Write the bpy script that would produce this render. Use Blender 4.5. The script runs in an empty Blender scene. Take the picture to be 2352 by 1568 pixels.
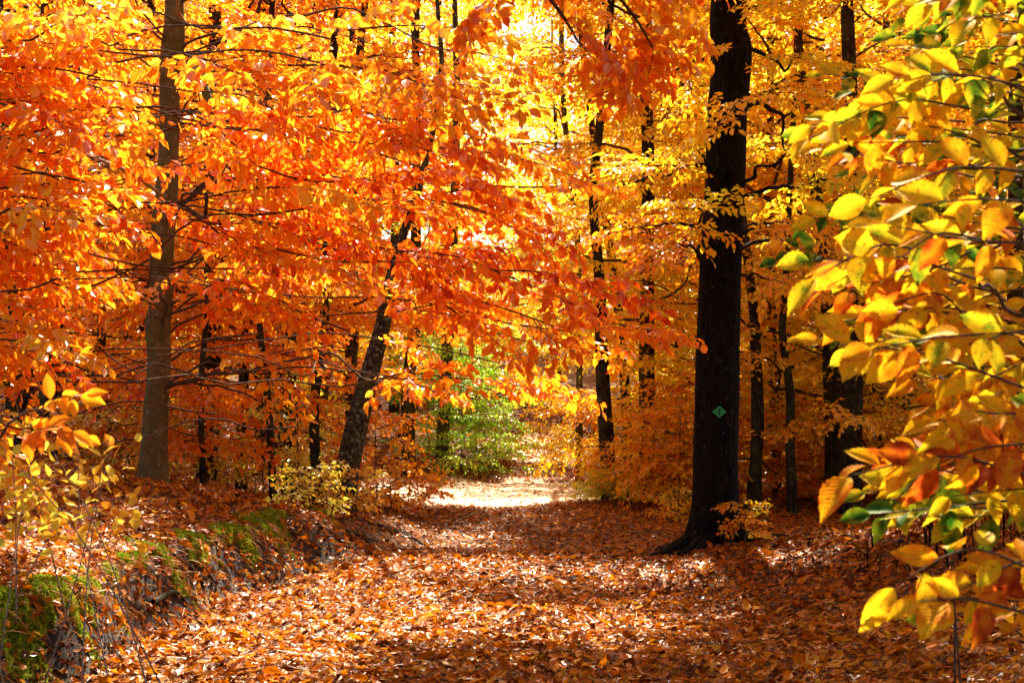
import bpy, math
import numpy as np
from mathutils import Vector

rs = np.random.default_rng(7)
R = math.radians
sc = bpy.context.scene
# ------------------------------------------------------------------ camera
CAMZ = 1.5
PITCH = math.atan(62/1422.0)
cam_d = bpy.data.cameras.new('camera')
cam = bpy.data.objects.new('camera', cam_d)
sc.collection.objects.link(cam)
cam.location = (0, 0, CAMZ)
cam.rotation_euler = (R(90)+PITCH, 0, 0)
cam_d.lens = 50; cam_d.sensor_width = 36
cam_d.clip_start = .05; cam_d.clip_end = 1000
cam_d.dof.use_dof = True; cam_d.dof.focus_distance = 12.5; cam_d.dof.aperture_fstop = 10
sc.camera = cam
# ------------------------------------------------------------------ light
SUN_EL, SUN_AZ = 50.0, 3.0
w = bpy.data.worlds.new('World'); sc.world = w; w.use_nodes = True
nt = w.node_tree; nt.nodes.clear()
sky = nt.nodes.new('ShaderNodeTexSky'); sky.sky_type = 'NISHITA'; sky.sun_disc = False
sky.sun_elevation = R(SUN_EL); sky.sun_rotation = R(SUN_AZ); sky.dust_density = 3.0
bg = nt.nodes.new('ShaderNodeBackground'); bg.inputs[1].default_value = .05
wo = nt.nodes.new('ShaderNodeOutputWorld')
nt.links.new(sky.outputs[0], bg.inputs[0]); nt.links.new(bg.outputs[0], wo.inputs[0])
SD = Vector((math.sin(R(SUN_AZ))*math.cos(R(SUN_EL)), math.cos(R(SUN_AZ))*math.cos(R(SUN_EL)), math.sin(R(SUN_EL))))
sun_d = bpy.data.lights.new('sun', 'SUN'); sun_d.energy = 5.0; sun_d.angle = R(.5); sun_d.color = (1, .90, .72)
sun = bpy.data.objects.new('sun', sun_d); sc.collection.objects.link(sun)
sun.rotation_euler = SD.to_track_quat('Z', 'Y').to_euler(); sun.location = (5, 20, 30)
sc.view_settings.view_transform = 'Standard'; sc.view_settings.look = 'None'
sc.view_settings.exposure = 2.15; sc.view_settings.gamma = 1
sc.cycles.max_bounces = 9; sc.cycles.diffuse_bounces = 8; sc.cycles.transmission_bounces = 5
sc.cycles.glossy_bounces = 2; sc.cycles.use_adaptive_sampling = True; sc.cycles.adaptive_threshold = .03
sc.cycles.caustics_reflective = False; sc.cycles.caustics_refractive = False

# ------------------------------------------------------------------ projection (photo measured on a 2352 x 1568 grid)
K = 36/50/2352
cp, sp = math.cos(PITCH), math.sin(PITCH)
def at(px, py, Y):
    u = (px-1176)*K; v = (784-py)*K
    dy = cp - v*sp; dz = sp + v*cp
    return np.array([u*Y/dy, Y, CAMZ + dz*Y/dy])
def proj(p):
    p = np.atleast_2d(p)
    x, y, z = p[:, 0], p[:, 1], p[:, 2]-CAMZ
    f = np.maximum(y*cp + z*sp, .05); h = z*cp - y*sp
    return np.stack([1176 + x/f/K, 784 - h/f/K, f], 1)

def sstep(a, b, x):
    t = np.clip((x-a)/(b-a), 0, 1); return t*t*(3-2*t)
_gr = np.random.default_rng(3)
_ph = _gr.uniform(0, 6.28, (14, 2)); _fr = _gr.normal(0, 1, (14, 2))
def wob(x, y, s):
    r = 0
    for i in range(14):
        r = r + np.sin(x*_fr[i, 0]*s + _ph[i, 0] + y*_fr[i, 1]*s + _ph[i, 1])
    return r/5.0
def ground_z(x, y):
    x = np.asarray(x, float); y = np.asarray(y, float)
    xt = np.interp(y, [0, 7, 9.5, 11.4, 13.9, 15.5, 17, 21], [-2.6, -2.62, -2.66, -2.36, -1.98, -1.7, -1.65, -2.3]) + .10*wob(0*x, y, 2.2) + .07*wob(0*x+3, y, 5)
    H = np.interp(y, [0, 6, 13, 15, 17, 21], [.47, .48, .45, .36, .2, .1])
    W = np.interp(y, [0, 9, 12, 14, 18, 22], [.38, .38, .5, .7, .9, 1.2])
    bank = H*sstep(-W, 0, (xt-x))*1.0
    slope = np.clip(xt-x, 0, 3.2)*np.interp(y, [0, 12, 20, 30], [.17, .2, .13, .05])
    right = .155*np.maximum(0, x-1.35)*(1-sstep(12.5, 16.5, y))*np.where(x > 7, 7/np.maximum(x, 1), 1)
    center = np.exp(-(x/3.0)**2)
    crest = .05*np.exp(-((y-13.2)/.9)**2)*center - .07*np.exp(-((y-17)/2.2)**2)*center
    far = .06*np.clip(y-27, 0, 16) + .20*np.clip(y-43, 0, 60) + .35*np.exp(-((x+2.6)/2.5)**2)*sstep(26, 31, y)*(1-sstep(36, 44, y))
    bump = .012*wob(x, y, 5) + .03*wob(x, y, 1.1)*sstep(1.2, 3, np.abs(x))
    return bank + slope + right + crest + far + bump

# ------------------------------------------------------------------ mesh helpers
COL = sc.collection
def nrm(v): return v/np.maximum(np.linalg.norm(v, axis=-1, keepdims=True), 1e-9)
def build(name, parts, mats, parent=None, loc=None, smooth=False):
    """parts: list of (verts, quads, tone, mat index, uv or None); linked as ONE mesh object"""
    nv = 0; V = []; Q = []; T = []; M = []; U = []
    for (v, q, t, m, uv) in parts:
        if len(v) == 0: continue
        V.append(v); Q.append(q+nv); nv += len(v)
        T.append(np.broadcast_to(np.asarray(t, float), (len(v),)))
        M.append(np.full(len(q), m, np.int32)); U.append(uv if uv is not None else np.zeros((len(v), 2)))
    V = np.concatenate(V); Q = np.concatenate(Q).astype(np.int32); T = np.concatenate(T); M = np.concatenate(M); U = np.concatenate(U)
    if loc is not None: V = V - np.asarray(loc)
    me = bpy.data.meshes.new(name)
    me.vertices.add(len(V)); me.vertices.foreach_set('co', V.astype(np.float32).ravel())
    me.loops.add(Q.size); me.loops.foreach_set('vertex_index', Q.ravel())
    me.polygons.add(len(Q)); me.polygons.foreach_set('loop_start', np.arange(len(Q), dtype=np.int32)*4)
    me.polygons.foreach_set('material_index', M)
    me.polygons.foreach_set('use_smooth', np.full(len(Q), bool(smooth)))
    a = me.attributes.new('tone', 'FLOAT', 'POINT'); a.data.foreach_set('value', T.astype(np.float32))
    if any(p[4] is not None for p in parts):
        for k, nm in enumerate(('lu', 'lv')):
            a = me.attributes.new(nm, 'FLOAT', 'POINT'); a.data.foreach_set('value', np.ascontiguousarray(U[:, k]).astype(np.float32))
    for m in mats: me.materials.append(m)
    me.update(calc_edges=True)
    o = bpy.data.objects.new(name, me); COL.objects.link(o)
    o.color = (.5, .5, .5, 1)
    if parent is not None: o.parent = parent
    elif loc is not None: o.location = loc
    return o
def empty(name, loc):
    o = bpy.data.objects.new(name, None); COL.objects.link(o); o.location = loc; o.empty_display_size = .2
    return o
def tag(o, label, cat, group=None, kind=None):
    if label: o['label'] = label
    if cat: o['category'] = cat
    if group: o['group'] = group
    if kind: o['kind'] = kind
    return o

# leaf shapes: columns u (along), v (across, -1..1 scaled by half width), h (lift)
SH = {}
SH['mid'] = (np.array([[0, 0, 0], [.30, .30, .05], [.68, .25, .03], [1, 0, -.10], [.68, -.25, .03], [.30, -.30, .05]]),
             np.array([[0, 1, 2, 3], [0, 3, 4, 5]]))
SH['far'] = (np.array([[0, 0, 0], [.5, .33, .04], [1, 0, 0], [.5, -.33, .04]]), np.array([[0, 1, 2, 3]]))
SH['curl'] = (np.array([[0, 0, .04], [.28, .27, .07], [.70, .21, .09], [1, 0, .07], [.70, -.21, .03], [.28, -.27, .02], [.5, 0, -.02]]),
              np.array([[0, 1, 2, 6], [6, 2, 3, 4], [0, 6, 4, 5]]))
SH['needle'] = (np.array([[0, .010, 0], [1, .006, .02], [1, -.006, .02], [0, -.010, 0]]), np.array([[0, 1, 2, 3]]))
def _near():
    us = np.linspace(0, 1, 17); hw = np.interp(us, [0, .06, .16, .3, .46, .62, .76, .88, .95, 1], [.012, .12, .24, .315, .33, .285, .20, .095, .035, .003])
    vs = np.array([-1, -.5, 0, .5, 1]); V = []
    for i, u in enumerate(us):
        for v in vs:
            ser = (1.045 if i % 2 else .97) if abs(v) == 1 and 0 < i < 16 else 1
            V.append([u + (.015 if abs(v) == 1 and i % 2 else 0), v*hw[i]*ser, .11*abs(v)*hw[i]/.33 - .16*u*u + (.010 if i % 2 else -.010)*abs(v) + .02*math.sin(7*u)*v])
    Q = [[i*5+j, (i+1)*5+j, (i+1)*5+j+1, i*5+j+1] for i in range(16) for j in range(4)]
    return np.array(V), np.array(Q)
SH['near'] = _near()
NUV = SH['near'][0][:, :2].copy()
def leaves(P, D, N, S, T, shape='mid', width=None, bend=None):
    """one leaf per row; returns a part"""
    shp, q = SH[shape]
    P = np.asarray(P); n = len(P); D = nrm(D)
    N = nrm(N - (N*D).sum(-1, keepdims=True)*D); B = np.cross(N, D)
    w_ = np.ones(n) if width is None else width
    u = shp[:, 0][None, :, None]; v = shp[:, 1][None, :, None]; h = shp[:, 2][None, :, None]
    b_ = np.zeros(n) if bend is None else bend
    S_ = np.asarray(S)[:, None, None]
    V = P[:, None, :] + S_*(D[:, None, :]*u + B[:, None, :]*(v*w_[:, None, None]) + N[:, None, :]*(h + b_[:, None, None]*u*u))
    k = len(shp)
    Q = (q[None] + (np.arange(n)*k)[:, None, None]).reshape(-1, 4)
    uv = np.tile(NUV, (n, 1)) if shape == 'near' else None
    return (V.reshape(-1, 3), Q, np.repeat(T, k), uv)
def tube(pts, rad, sides=5, lobes=None):
    pts = np.asarray(pts, float); rad = np.asarray(rad, float); n = len(pts)
    tg = np.gradient(pts, axis=0); tg = nrm(tg)
    ref = np.array([0, 0, 1.0]) if abs(tg[:, 2]).mean() < .8 else np.array([1.0, 0, 0])
    A = nrm(np.cross(tg, ref)); B = np.cross(tg, A)
    an = np.arange(sides)/sides*2*math.pi
    r = rad[:, None]*np.ones((1, sides))
    if lobes is not None: r = r*lobes
    V = pts[:, None, :] + r[..., None]*(A[:, None, :]*np.cos(an)[None, :, None] + B[:, None, :]*np.sin(an)[None, :, None])
    i = np.arange(n-1)[:, None]*sides; j = np.arange(sides)[None]; j2 = (j+1) % sides
    Q = np.stack([i+j, i+j2, i+sides+j2, i+sides+j], -1).reshape(-1, 4)
    return V.reshape(-1, 3), Q
def curve(pts, n):
    """Catmull-Rom style resample"""
    pts = np.asarray(pts, float); m = len(pts)
    P = np.vstack([2*pts[0]-pts[1], pts, 2*pts[-1]-pts[-2]])
    t = np.linspace(0, m-1-1e-6, n); k = t.astype(int); f = (t-k)[:, None]
    p0, p1, p2, p3 = P[k], P[k+1], P[k+2], P[k+3]
    return .5*(2*p1 + (p2-p0)*f + (2*p0-5*p1+4*p2-p3)*f**2 + (3*p1-p0-3*p2+p3)*f**3)

# ------------------------------------------------------------------ spray templates
class Spray: pass
def make_spray(seed, L=1.1, leaf=.085, tilt=.35, hang=.25, gap=.62, ntw=15, shape='mid'):
    g = np.random.default_rng(seed); s = Spray()
    t = np.linspace(0, 1, 7); ph = g.uniform(0, 6)
    main = np.stack([L*t, .06*L*np.sin(3*t+ph)-.06*L*math.sin(ph), -.16*L*t*t], 1)
    tubes = [tube(main, .0065*(1-.8*t)+.001, 3)]
    P = []; D = []
    def along(pts, l):
        n = max(2, int(l/(leaf*gap)))
        for k in range(n):
            f = (k+.6)/n; q = f*(len(pts)-1); i = min(int(q), len(pts)-2); p = pts[i] + (pts[i+1]-pts[i])*(q-i)
            d = nrm(pts[i+1]-pts[i]); side = 1 if k % 2 else -1
            a = g.normal(.85, .25)*side if k < n-1 else g.normal(0, .3)
            c, s_ = math.cos(a), math.sin(a)
            dd = np.array([d[0]*c - d[1]*s_, d[0]*s_ + d[1]*c, d[2]]); dd[2] -= abs(g.normal(hang, hang*.8+.08))
            P.append(p + g.normal(0, .008, 3)); D.append(nrm(dd))
    for k in range(ntw):
        f = .08 + .9*k/(ntw-1); q = f*6; i = min(int(q), 5); p = main[i] + (main[i+1]-main[i])*(q-i)
        l = L*(.50*(1-f)**.8 + .12)*g.uniform(.7, 1.25); a = g.normal(.9, .18)*(1 if k % 2 else -1)
        e = p + l*np.array([math.cos(a), math.sin(a), g.normal(-.02, .14)]); m_ = (p+e)/2 + np.array([0, 0, .05*l]) + g.normal(0, .03*l, 3)
        e[2] -= .12*l
        pt = np.array([p, m_, e]); tubes.append(tube(pt, [.0032, .0022, .001], 3)); along(pt, l)
    along(main[3:], L*.5)
    s.P = np.array(P); s.D = np.array(D); n = len(P)
    s.N = nrm(np.array([0, 0, 1.0]) + g.normal(0, tilt, (n, 3)))
    s.S = leaf*g.uniform(.5, 1.3, n); s.T = g.normal(0, .12, n); s.W = g.uniform(.8, 1.1, n); s.Bd = g.normal(-.05, .12, n)
    nv = 0; TV = []; TQ = []
    for v, q in tubes: TV.append(v); TQ.append(q+nv); nv += len(v)
    s.TV = np.concatenate(TV); s.TQ = np.concatenate(TQ); s.shape = shape
    return s
FLAT = [make_spray(100+i, 1.15, .088, .32, .16) for i in range(7)]
HANG = [make_spray(200+i, 1.05, .094, .9, .42, .68, 14) for i in range(7)]
LOOSE = [make_spray(300+i, .95, .075, .6, .4, .8, 11) for i in range(5)]
SMALL = [make_spray(400+i, .45, .055, .6, .25, .8, 8) for i in range(5)]
FAR = [make_spray(500+i, 1.6, .15, .4, .25, .62, 13, 'far') for i in range(6)]
class Crown:
    def __init__(s): s.items = []
    def add(s, tmpl, p, d, scale, tone, roll=0.):
        d = nrm(np.asarray(d, float)); up = np.array([0, 0, 1.0]); y = nrm(np.cross(up, d)); z = np.cross(d, y)
        c, r = math.cos(roll), math.sin(roll)
        y, z = y*c + z*r, z*c - y*r
        s.items.append((tmpl, np.asarray(p, float), np.stack([d, y, z]), scale, tone))
    def parts(s, leaf_scale=1.0):
        L = {}; TW = []
        for t, p, M, sc_, tone in s.items:
            L.setdefault(t.shape, []).append((t.P*sc_ @ M + p, t.D @ M, t.N @ M, t.S*leaf_scale*(.5+.5*sc_), np.clip(t.T + tone, 0, 1), t.W, t.Bd))
            TW.append((t.TV*sc_ @ M + p, t.TQ))
        out = []
        for shp, rows in L.items():
            cat = [np.concatenate([r[k] for r in rows]) for k in range(7)]
            v, q, tt, uv = leaves(cat[0], cat[1], cat[2], cat[3], cat[4], shp, cat[5], cat[6])
            out.append((v, q, tt, 0, uv))
        nv = 0; V = []; Q = []
        for v, q in TW: V.append(v); Q.append(q+nv); nv += len(v)
        out.append((np.concatenate(V), np.concatenate(Q), .5, 1, None))
        return out
    def n(s): return sum(len(i[0].P) for i in s.items)

# ------------------------------------------------------------------ materials
def new_mat(name):
    m = bpy.data.materials.new(name); m.use_nodes = True; m.node_tree.nodes.clear(); return m, m.node_tree
def node(nt, typ, **kw):
    n = nt.nodes.new(typ)
    for k, v in kw.items(): setattr(n, k, v)
    return n
def ramp(nt, stops, interp='LINEAR'):
    r = nt.nodes.new('ShaderNodeValToRGB'); r.color_ramp.interpolation = interp; e = r.color_ramp.elements
    while len(e) > 1: e.remove(e[-1])
    e[0].position = stops[0][0]; e[0].color = (*stops[0][1], 1)
    for p, c in stops[1:]:
        x = e.new(p); x.color = (*c, 1)
    return r
def math_(nt, op, a, b=None, clamp=False):
    n = nt.nodes.new('ShaderNodeMath'); n.operation = op; n.use_clamp = clamp
    for i, v in enumerate((a, b)):
        if v is None: continue
        if isinstance(v, (int, float)): n.inputs[i].default_value = v
        else: nt.links.new(v, n.inputs[i])
    return n.outputs[0]
def leaf_mat(name, stops, transl=.55, gloss=.06, rough=.38, near=False, tgain=(1.0, 1.0, 1.0)):
    m, nt = new_mat(name); L = nt.links.new
    at_ = node(nt, 'ShaderNodeAttribute', attribute_name='tone')
    oi = node(nt, 'ShaderNodeObjectInfo')
    sep = node(nt, 'ShaderNodeSeparateColor'); L(oi.outputs['Color'], sep.inputs[0])
    sh = math_(nt, 'ADD', at_.outputs['Fac'], math_(nt, 'SUBTRACT', sep.outputs[0], .5))
    tc = node(nt, 'ShaderNodeTexCoord'); nz = node(nt, 'ShaderNodeTexNoise'); nz.inputs['Scale'].default_value = 26 if not near else 34
    nz.inputs['Detail'].default_value = 3
    L(tc.outputs['Object'], nz.inputs['Vector'])
    sh2 = math_(nt, 'ADD', sh, math_(nt, 'MULTIPLY', math_(nt, 'SUBTRACT', nz.outputs[0], .5), .75 if near else .25), True)
    if near:
        lu = node(nt, 'ShaderNodeAttribute', attribute_name='lu').outputs['Fac']; lv = node(nt, 'ShaderNodeAttribute', attribute_name='lv').outputs['Fac']
        av = math_(nt, 'ABSOLUTE', lv)
        # veins: side ribs slant from the midrib, midrib itself
        ph = math_(nt, 'SUBTRACT', lu, math_(nt, 'MULTIPLY', av, .75))
        rib = math_(nt, 'POWER', math_(nt, 'ABSOLUTE', math_(nt, 'SINE', math_(nt, 'MULTIPLY', ph, 34.0))), .35)
        rib = math_(nt, 'SUBTRACT', 1.0, rib)
        mid = math_(nt, 'LESS_THAN', av, .011)
        veins = math_(nt, 'MAXIMUM', math_(nt, 'MULTIPLY', rib, .55), mid)
        # edges brown first, green lasts along the midrib
        sh2 = math_(nt, 'ADD', sh2, math_(nt, 'MULTIPLY', math_(nt, 'SUBTRACT', .13, av), .45), True)
    rp = ramp(nt, stops); L(sh2, rp.inputs[0]); col = rp.outputs[0]
    if near:
        sp_ = node(nt, 'ShaderNodeTexNoise'); sp_.inputs['Scale'].default_value = 130; L(tc.outputs['Object'], sp_.inputs['Vector'])
        spot = ramp(nt, [(.61, (0, 0, 0)), (.68, (1, 1, 1))]); L(sp_.outputs[0], spot.inputs[0])
        mx0 = node(nt, 'ShaderNodeMix', data_type='RGBA'); L(math_(nt, 'MULTIPLY', spot.outputs[0], .7), mx0.inputs[0]); L(col, mx0.inputs[6]); mx0.inputs[7].default_value = (.22, .05, .008, 1); col = mx0.outputs[2]
        mx1 = node(nt, 'ShaderNodeMix', data_type='RGBA', blend_type='MULTIPLY'); L(math_(nt, 'MULTIPLY', veins, .55), mx1.inputs[0]); L(col, mx1.inputs[6]); mx1.inputs[7].default_value = (.45, .62, .25, 1); col = mx1.outputs[2]
    df = node(nt, 'ShaderNodeBsdfDiffuse'); L(col, df.inputs[0])
    tg = node(nt, 'ShaderNodeMix', data_type='RGBA', blend_type='MULTIPLY'); tg.inputs[0].default_value = 1; L(col, tg.inputs[6]); tg.inputs[7].default_value = (*tgain, 1)
    tr = node(nt, 'ShaderNodeBsdfTranslucent'); L(tg.outputs[2], tr.inputs[0])
    mx = node(nt, 'ShaderNodeMixShader'); mx.inputs[0].default_value = transl; L(df.outputs[0], mx.inputs[1]); L(tr.outputs[0], mx.inputs[2])
    gl = node(nt, 'ShaderNodeBsdfGlossy'); gl.inputs['Roughness'].default_value = rough; gl.inputs[0].default_value = (1, .97, .9, 1)
    lw = node(nt, 'ShaderNodeFresnel'); lw.inputs[0].default_value = 1.4
    mg = node(nt, 'ShaderNodeMixShader'); L(math_(nt, 'MULTIPLY', lw.outputs[0], gloss*1.3, True), mg.inputs[0]); L(mx.outputs[0], mg.inputs[1]); L(gl.outputs[0], mg.inputs[2])
    out = node(nt, 'ShaderNodeOutputMaterial'); L(mg.outputs[0], out.inputs[0])
    if near:
        bp = node(nt, 'ShaderNodeBump'); bp.inputs['Strength'].default_value = .35; bp.inputs['Distance'].default_value = .002
        L(rib, bp.inputs['Height']); L(bp.outputs[0], df.inputs['Normal']); L(bp.outputs[0], gl.inputs['Normal']); L(bp.outputs[0], tr.inputs['Normal'])
    return m
ORANGE = leaf_mat('orange beech leaves', [(0, (.45, .04, .006)), (.2, (.80, .12, .008)), (.42, (.93, .25, .010)), (.66, (.94, .39, .014)), (.86, (.94, .52, .03)), (1, (.92, .68, .06))], transl=.6, tgain=(1, 1, .9))
YELLOW = leaf_mat('yellow beech leaves', [(0, (.70, .12, .008)), (.2, (.90, .26, .010)), (.45, (.94, .46, .014)), (.7, (.94, .64, .022)), (.88, (.88, .72, .04)), (1, (.58, .64, .05))], transl=.6, tgain=(1, 1, .9))
GREEN = leaf_mat('green leaves', [(0, (.05, .17, .01)), (.4, (.22, .52, .02)), (.7, (.48, .70, .04)), (1, (.76, .78, .07))], gloss=.1)
NEARL = leaf_mat('veined hornbeam leaves', [(0, (.30, .03, .005)), (.16, (.62, .10, .008)), (.32, (.84, .28, .009)), (.48, (.88, .46, .012)), (.68, (.74, .52, .016)), (.82, (.24, .29, .014)), (1, (.03, .10, .008))], near=True, gloss=.05, tgain=(1, 1, .8))
PALEY = leaf_mat('pale yellow shrub leaves', [(0, (.85, .30, .02)), (.4, (.92, .60, .04)), (.75, (.92, .80, .08)), (1, (.52, .62, .06))], gloss=.12)
LITTER = leaf_mat('fallen leaves', [(0, (.035, .008, .001)), (.2, (.14, .027, .001)), (.4, (.37, .080, .001)), (.55, (.58, .15, .002)), (.72, (.62, .22, .003)), (.9, (.64, .32, .025)), (1, (.70, .36, .01))], transl=.36, gloss=.03, rough=.33)
NEEDLE = leaf_mat('dry needles', [(0, (.25, .08, .01)), (.5, (.40, .14, .015)), (1, (.58, .32, .07))], transl=.1, gloss=.06)
MOSS = leaf_mat('moss', [(0, (.03, .06, .006)), (.5, (.20, .27, .012)), (1, (.46, .48, .03))], transl=.35, gloss=.02)

def bark_mat(name, dark, light, ridge=18, lichen=(.25, .27, .22), lich=.62, bump=.5, stretch=.16, moss=0.0):
    m, nt = new_mat(name); L = nt.links.new
    tc = node(nt, 'ShaderNodeTexCoord'); mp = node(nt, 'ShaderNodeMapping'); mp.inputs['Scale'].default_value = (1, 1, stretch); L(tc.outputs['Object'], mp.inputs[0])
    n1 = node(nt, 'ShaderNodeTexNoise'); n1.inputs['Scale'].default_value = ridge; n1.inputs['Detail'].default_value = 8; n1.inputs['Roughness'].default_value = .65; L(mp.outputs[0], n1.inputs['Vector'])
    vo = node(nt, 'ShaderNodeTexVoronoi', feature='DISTANCE_TO_EDGE'); vo.inputs['Scale'].default_value = ridge*1.3; L(mp.outputs[0], vo.inputs['Vector'])
    h = math_(nt, 'ADD', math_(nt, 'MULTIPLY', n1.outputs[0], .8), math_(nt, 'MULTIPLY', math_(nt, 'MINIMUM', vo.outputs['Distance'], .25), 1.2))
    cr = ramp(nt, [(.3, dark), (.85, light)]); L(h, cr.inputs[0])
    n2 = node(nt, 'ShaderNodeTexNoise'); n2.inputs['Scale'].default_value = 22; n2.inputs['Detail'].default_value = 5; L(tc.outputs['Object'], n2.inputs['Vector'])
    lr = ramp(nt, [(lich, (0, 0, 0)), (lich+.05, (1, 1, 1))]); L(n2.outputs[0], lr.inputs[0])
    mx = node(nt, 'ShaderNodeMix', data_type='RGBA'); L(math_(nt, 'MULTIPLY', lr.outputs[0], .8), mx.inputs[0]); L(cr.outputs[0], mx.inputs[6]); mx.inputs[7].default_value = (*lichen, 1)
    col = mx.outputs[2]
    if moss:
        n3 = node(nt, 'ShaderNodeTexNoise'); n3.inputs['Scale'].default_value = 4; L(tc.outputs['Object'], n3.inputs['Vector'])
        mr = ramp(nt, [(.48, (0, 0, 0)), (.62, (1, 1, 1))]); L(n3.outputs[0], mr.inputs[0])
        m3 = node(nt, 'ShaderNodeMix', data_type='RGBA'); L(math_(nt, 'MULTIPLY', mr.outputs[0], moss), m3.inputs[0]); L(col, m3.inputs[6]); m3.inputs[7].default_value = (.07, .09, .02, 1); col = m3.outputs[2]
    bs = node(nt, 'ShaderNodeBsdfPrincipled'); L(col, bs.inputs['Base Color']); bs.inputs['Roughness'].default_value = .85
    bs.inputs['Specular IOR Level'].default_value = .08
    bp = node(nt, 'ShaderNodeBump'); bp.inputs['Strength'].default_value = bump; bp.inputs['Distance'].default_value = .02; L(h, bp.inputs['Height']); L(bp.outputs[0], bs.inputs['Normal'])
    out = node(nt, 'ShaderNodeOutputMaterial'); L(bs.outputs[0], out.inputs[0]); return m
BARK_DARK = bark_mat('dark furrowed bark', (.002, .0016, .0012), (.016, .012, .008), 22, (.09, .10, .085), .66, 1.0, .12)
BARK_BEECH = bark_mat('smooth beech bark', (.09, .066, .022), (.18, .13, .05), 6, (.30, .27, .20), .64, .25, .8, .35)
BARK_MID = bark_mat('brown bark', (.010, .007, .004), (.05, .034, .02), 16, (.12, .12, .09), .62, .8, .2, .3)
BARK_LEAN = bark_mat('lichen bark', (.018, .015, .010), (.075, .06, .04), 18, (.20, .21, .13), .54, .9, .35, .5)
TWIG = bark_mat('twig bark', (.045, .025, .012), (.14, .085, .05), 30, (.12, .10, .08), .8, .2, 1)
PALETWIG = bark_mat('pale twig bark', (.20, .14, .09), (.42, .33, .25), 30, (.4, .36, .3), .7, .2, 1)

def ground_mat():
    m, nt = new_mat('forest floor'); L = nt.links.new
    tc = node(nt, 'ShaderNodeTexCoord')
    n1 = node(nt, 'ShaderNodeTexNoise'); n1.inputs['Scale'].default_value = 9; n1.inputs['Detail'].default_value = 10; n1.inputs['Roughness'].default_value = .7; L(tc.outputs['Object'], n1.inputs['Vector'])
    vo = node(nt, 'ShaderNodeTexVoronoi'); vo.inputs['Scale'].default_value = 16; L(tc.outputs['Object'], vo.inputs['Vector'])
    sc_ = node(nt, 'ShaderNodeSeparateColor'); L(vo.outputs['Color'], sc_.inputs[0])
    c1 = ramp(nt, [(.0, (.05, .02, .008)), (.35, (.10, .03, .006)), (.6, (.20, .055, .008)), (.8, (.26, .10, .02)), (1, (.32, .16, .05))]); L(sc_.outputs[0], c1.inputs[0])
    c2 = ramp(nt, [(.3, (.035, .022, .012)), (.7, (.16, .07, .025))]); L(n1.outputs[0], c2.inputs[0])
    mx = node(nt, 'ShaderNodeMix', data_type='RGBA'); mx.inputs[0].default_value = .55; L(c2.outputs[0], mx.inputs[6]); L(c1.outputs[0], mx.inputs[7])
    # bare dark soil on the steep bank face
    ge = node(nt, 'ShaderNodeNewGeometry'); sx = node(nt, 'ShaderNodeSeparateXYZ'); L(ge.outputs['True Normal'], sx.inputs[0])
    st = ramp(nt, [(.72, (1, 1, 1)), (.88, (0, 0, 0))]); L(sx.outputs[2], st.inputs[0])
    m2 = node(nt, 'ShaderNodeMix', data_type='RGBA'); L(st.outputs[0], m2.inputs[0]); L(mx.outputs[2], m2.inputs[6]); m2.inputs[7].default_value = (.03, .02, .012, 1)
    bs = node(nt, 'ShaderNodeBsdfPrincipled'); L(m2.outputs[2], bs.inputs['Base Color']); bs.inputs['Roughness'].default_value = .9
    bp = node(nt, 'ShaderNodeBump'); bp.inputs['Strength'].default_value = 1; bp.inputs['Distance'].default_value = .04; L(n1.outputs[0], bp.inputs['Height']); L(bp.outputs[0], bs.inputs['Normal'])
    out = node(nt, 'ShaderNodeOutputMaterial'); L(bs.outputs[0], out.inputs[0]); return m
def sand_mat():
    m, nt = new_mat('trodden sandy path'); L = nt.links.new
    tc = node(nt, 'ShaderNodeTexCoord')
    n1 = node(nt, 'ShaderNodeTexNoise'); n1.inputs['Scale'].default_value = 3; n1.inputs['Detail'].default_value = 9; n1.inputs['Roughness'].default_value = .7; L(tc.outputs['Object'], n1.inputs['Vector'])
    c = ramp(nt, [(.3, (.30, .17, .07)), (.5, (.50, .36, .19)), (.7, (.62, .50, .32))]); L(n1.outputs[0], c.inputs[0])
    bs = node(nt, 'ShaderNodeBsdfPrincipled'); L(c.outputs[0], bs.inputs['Base Color']); bs.inputs['Roughness'].default_value = .8
    bp = node(nt, 'ShaderNodeBump'); bp.inputs['Strength'].default_value = .6; bp.inputs['Distance'].default_value = .03; L(n1.outputs[0], bp.inputs['Height']); L(bp.outputs[0], bs.inputs['Normal'])
    out = node(nt, 'ShaderNodeOutputMaterial'); L(bs.outputs[0], out.inputs[0]); return m
def plain(name, col, rough=.5):
    m, nt = new_mat(name); bs = node(nt, 'ShaderNodeBsdfPrincipled'); bs.inputs['Roughness'].default_value = rough
    tc = node(nt, 'ShaderNodeTexCoord'); n1 = node(nt, 'ShaderNodeTexNoise'); n1.inputs['Scale'].default_value = 60; n1.inputs['Detail'].default_value = 4
    nt.links.new(tc.outputs['Object'], n1.inputs['Vector'])
    c = ramp(nt, [(.3, tuple(x*.75 for x in col)), (.7, tuple(min(1, x*1.15) for x in col))]); nt.links.new(n1.outputs[0], c.inputs[0]); nt.links.new(c.outputs[0], bs.inputs['Base Color'])
    out = node(nt, 'ShaderNodeOutputMaterial'); nt.links.new(bs.outputs[0], out.inputs[0]); return m

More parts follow.
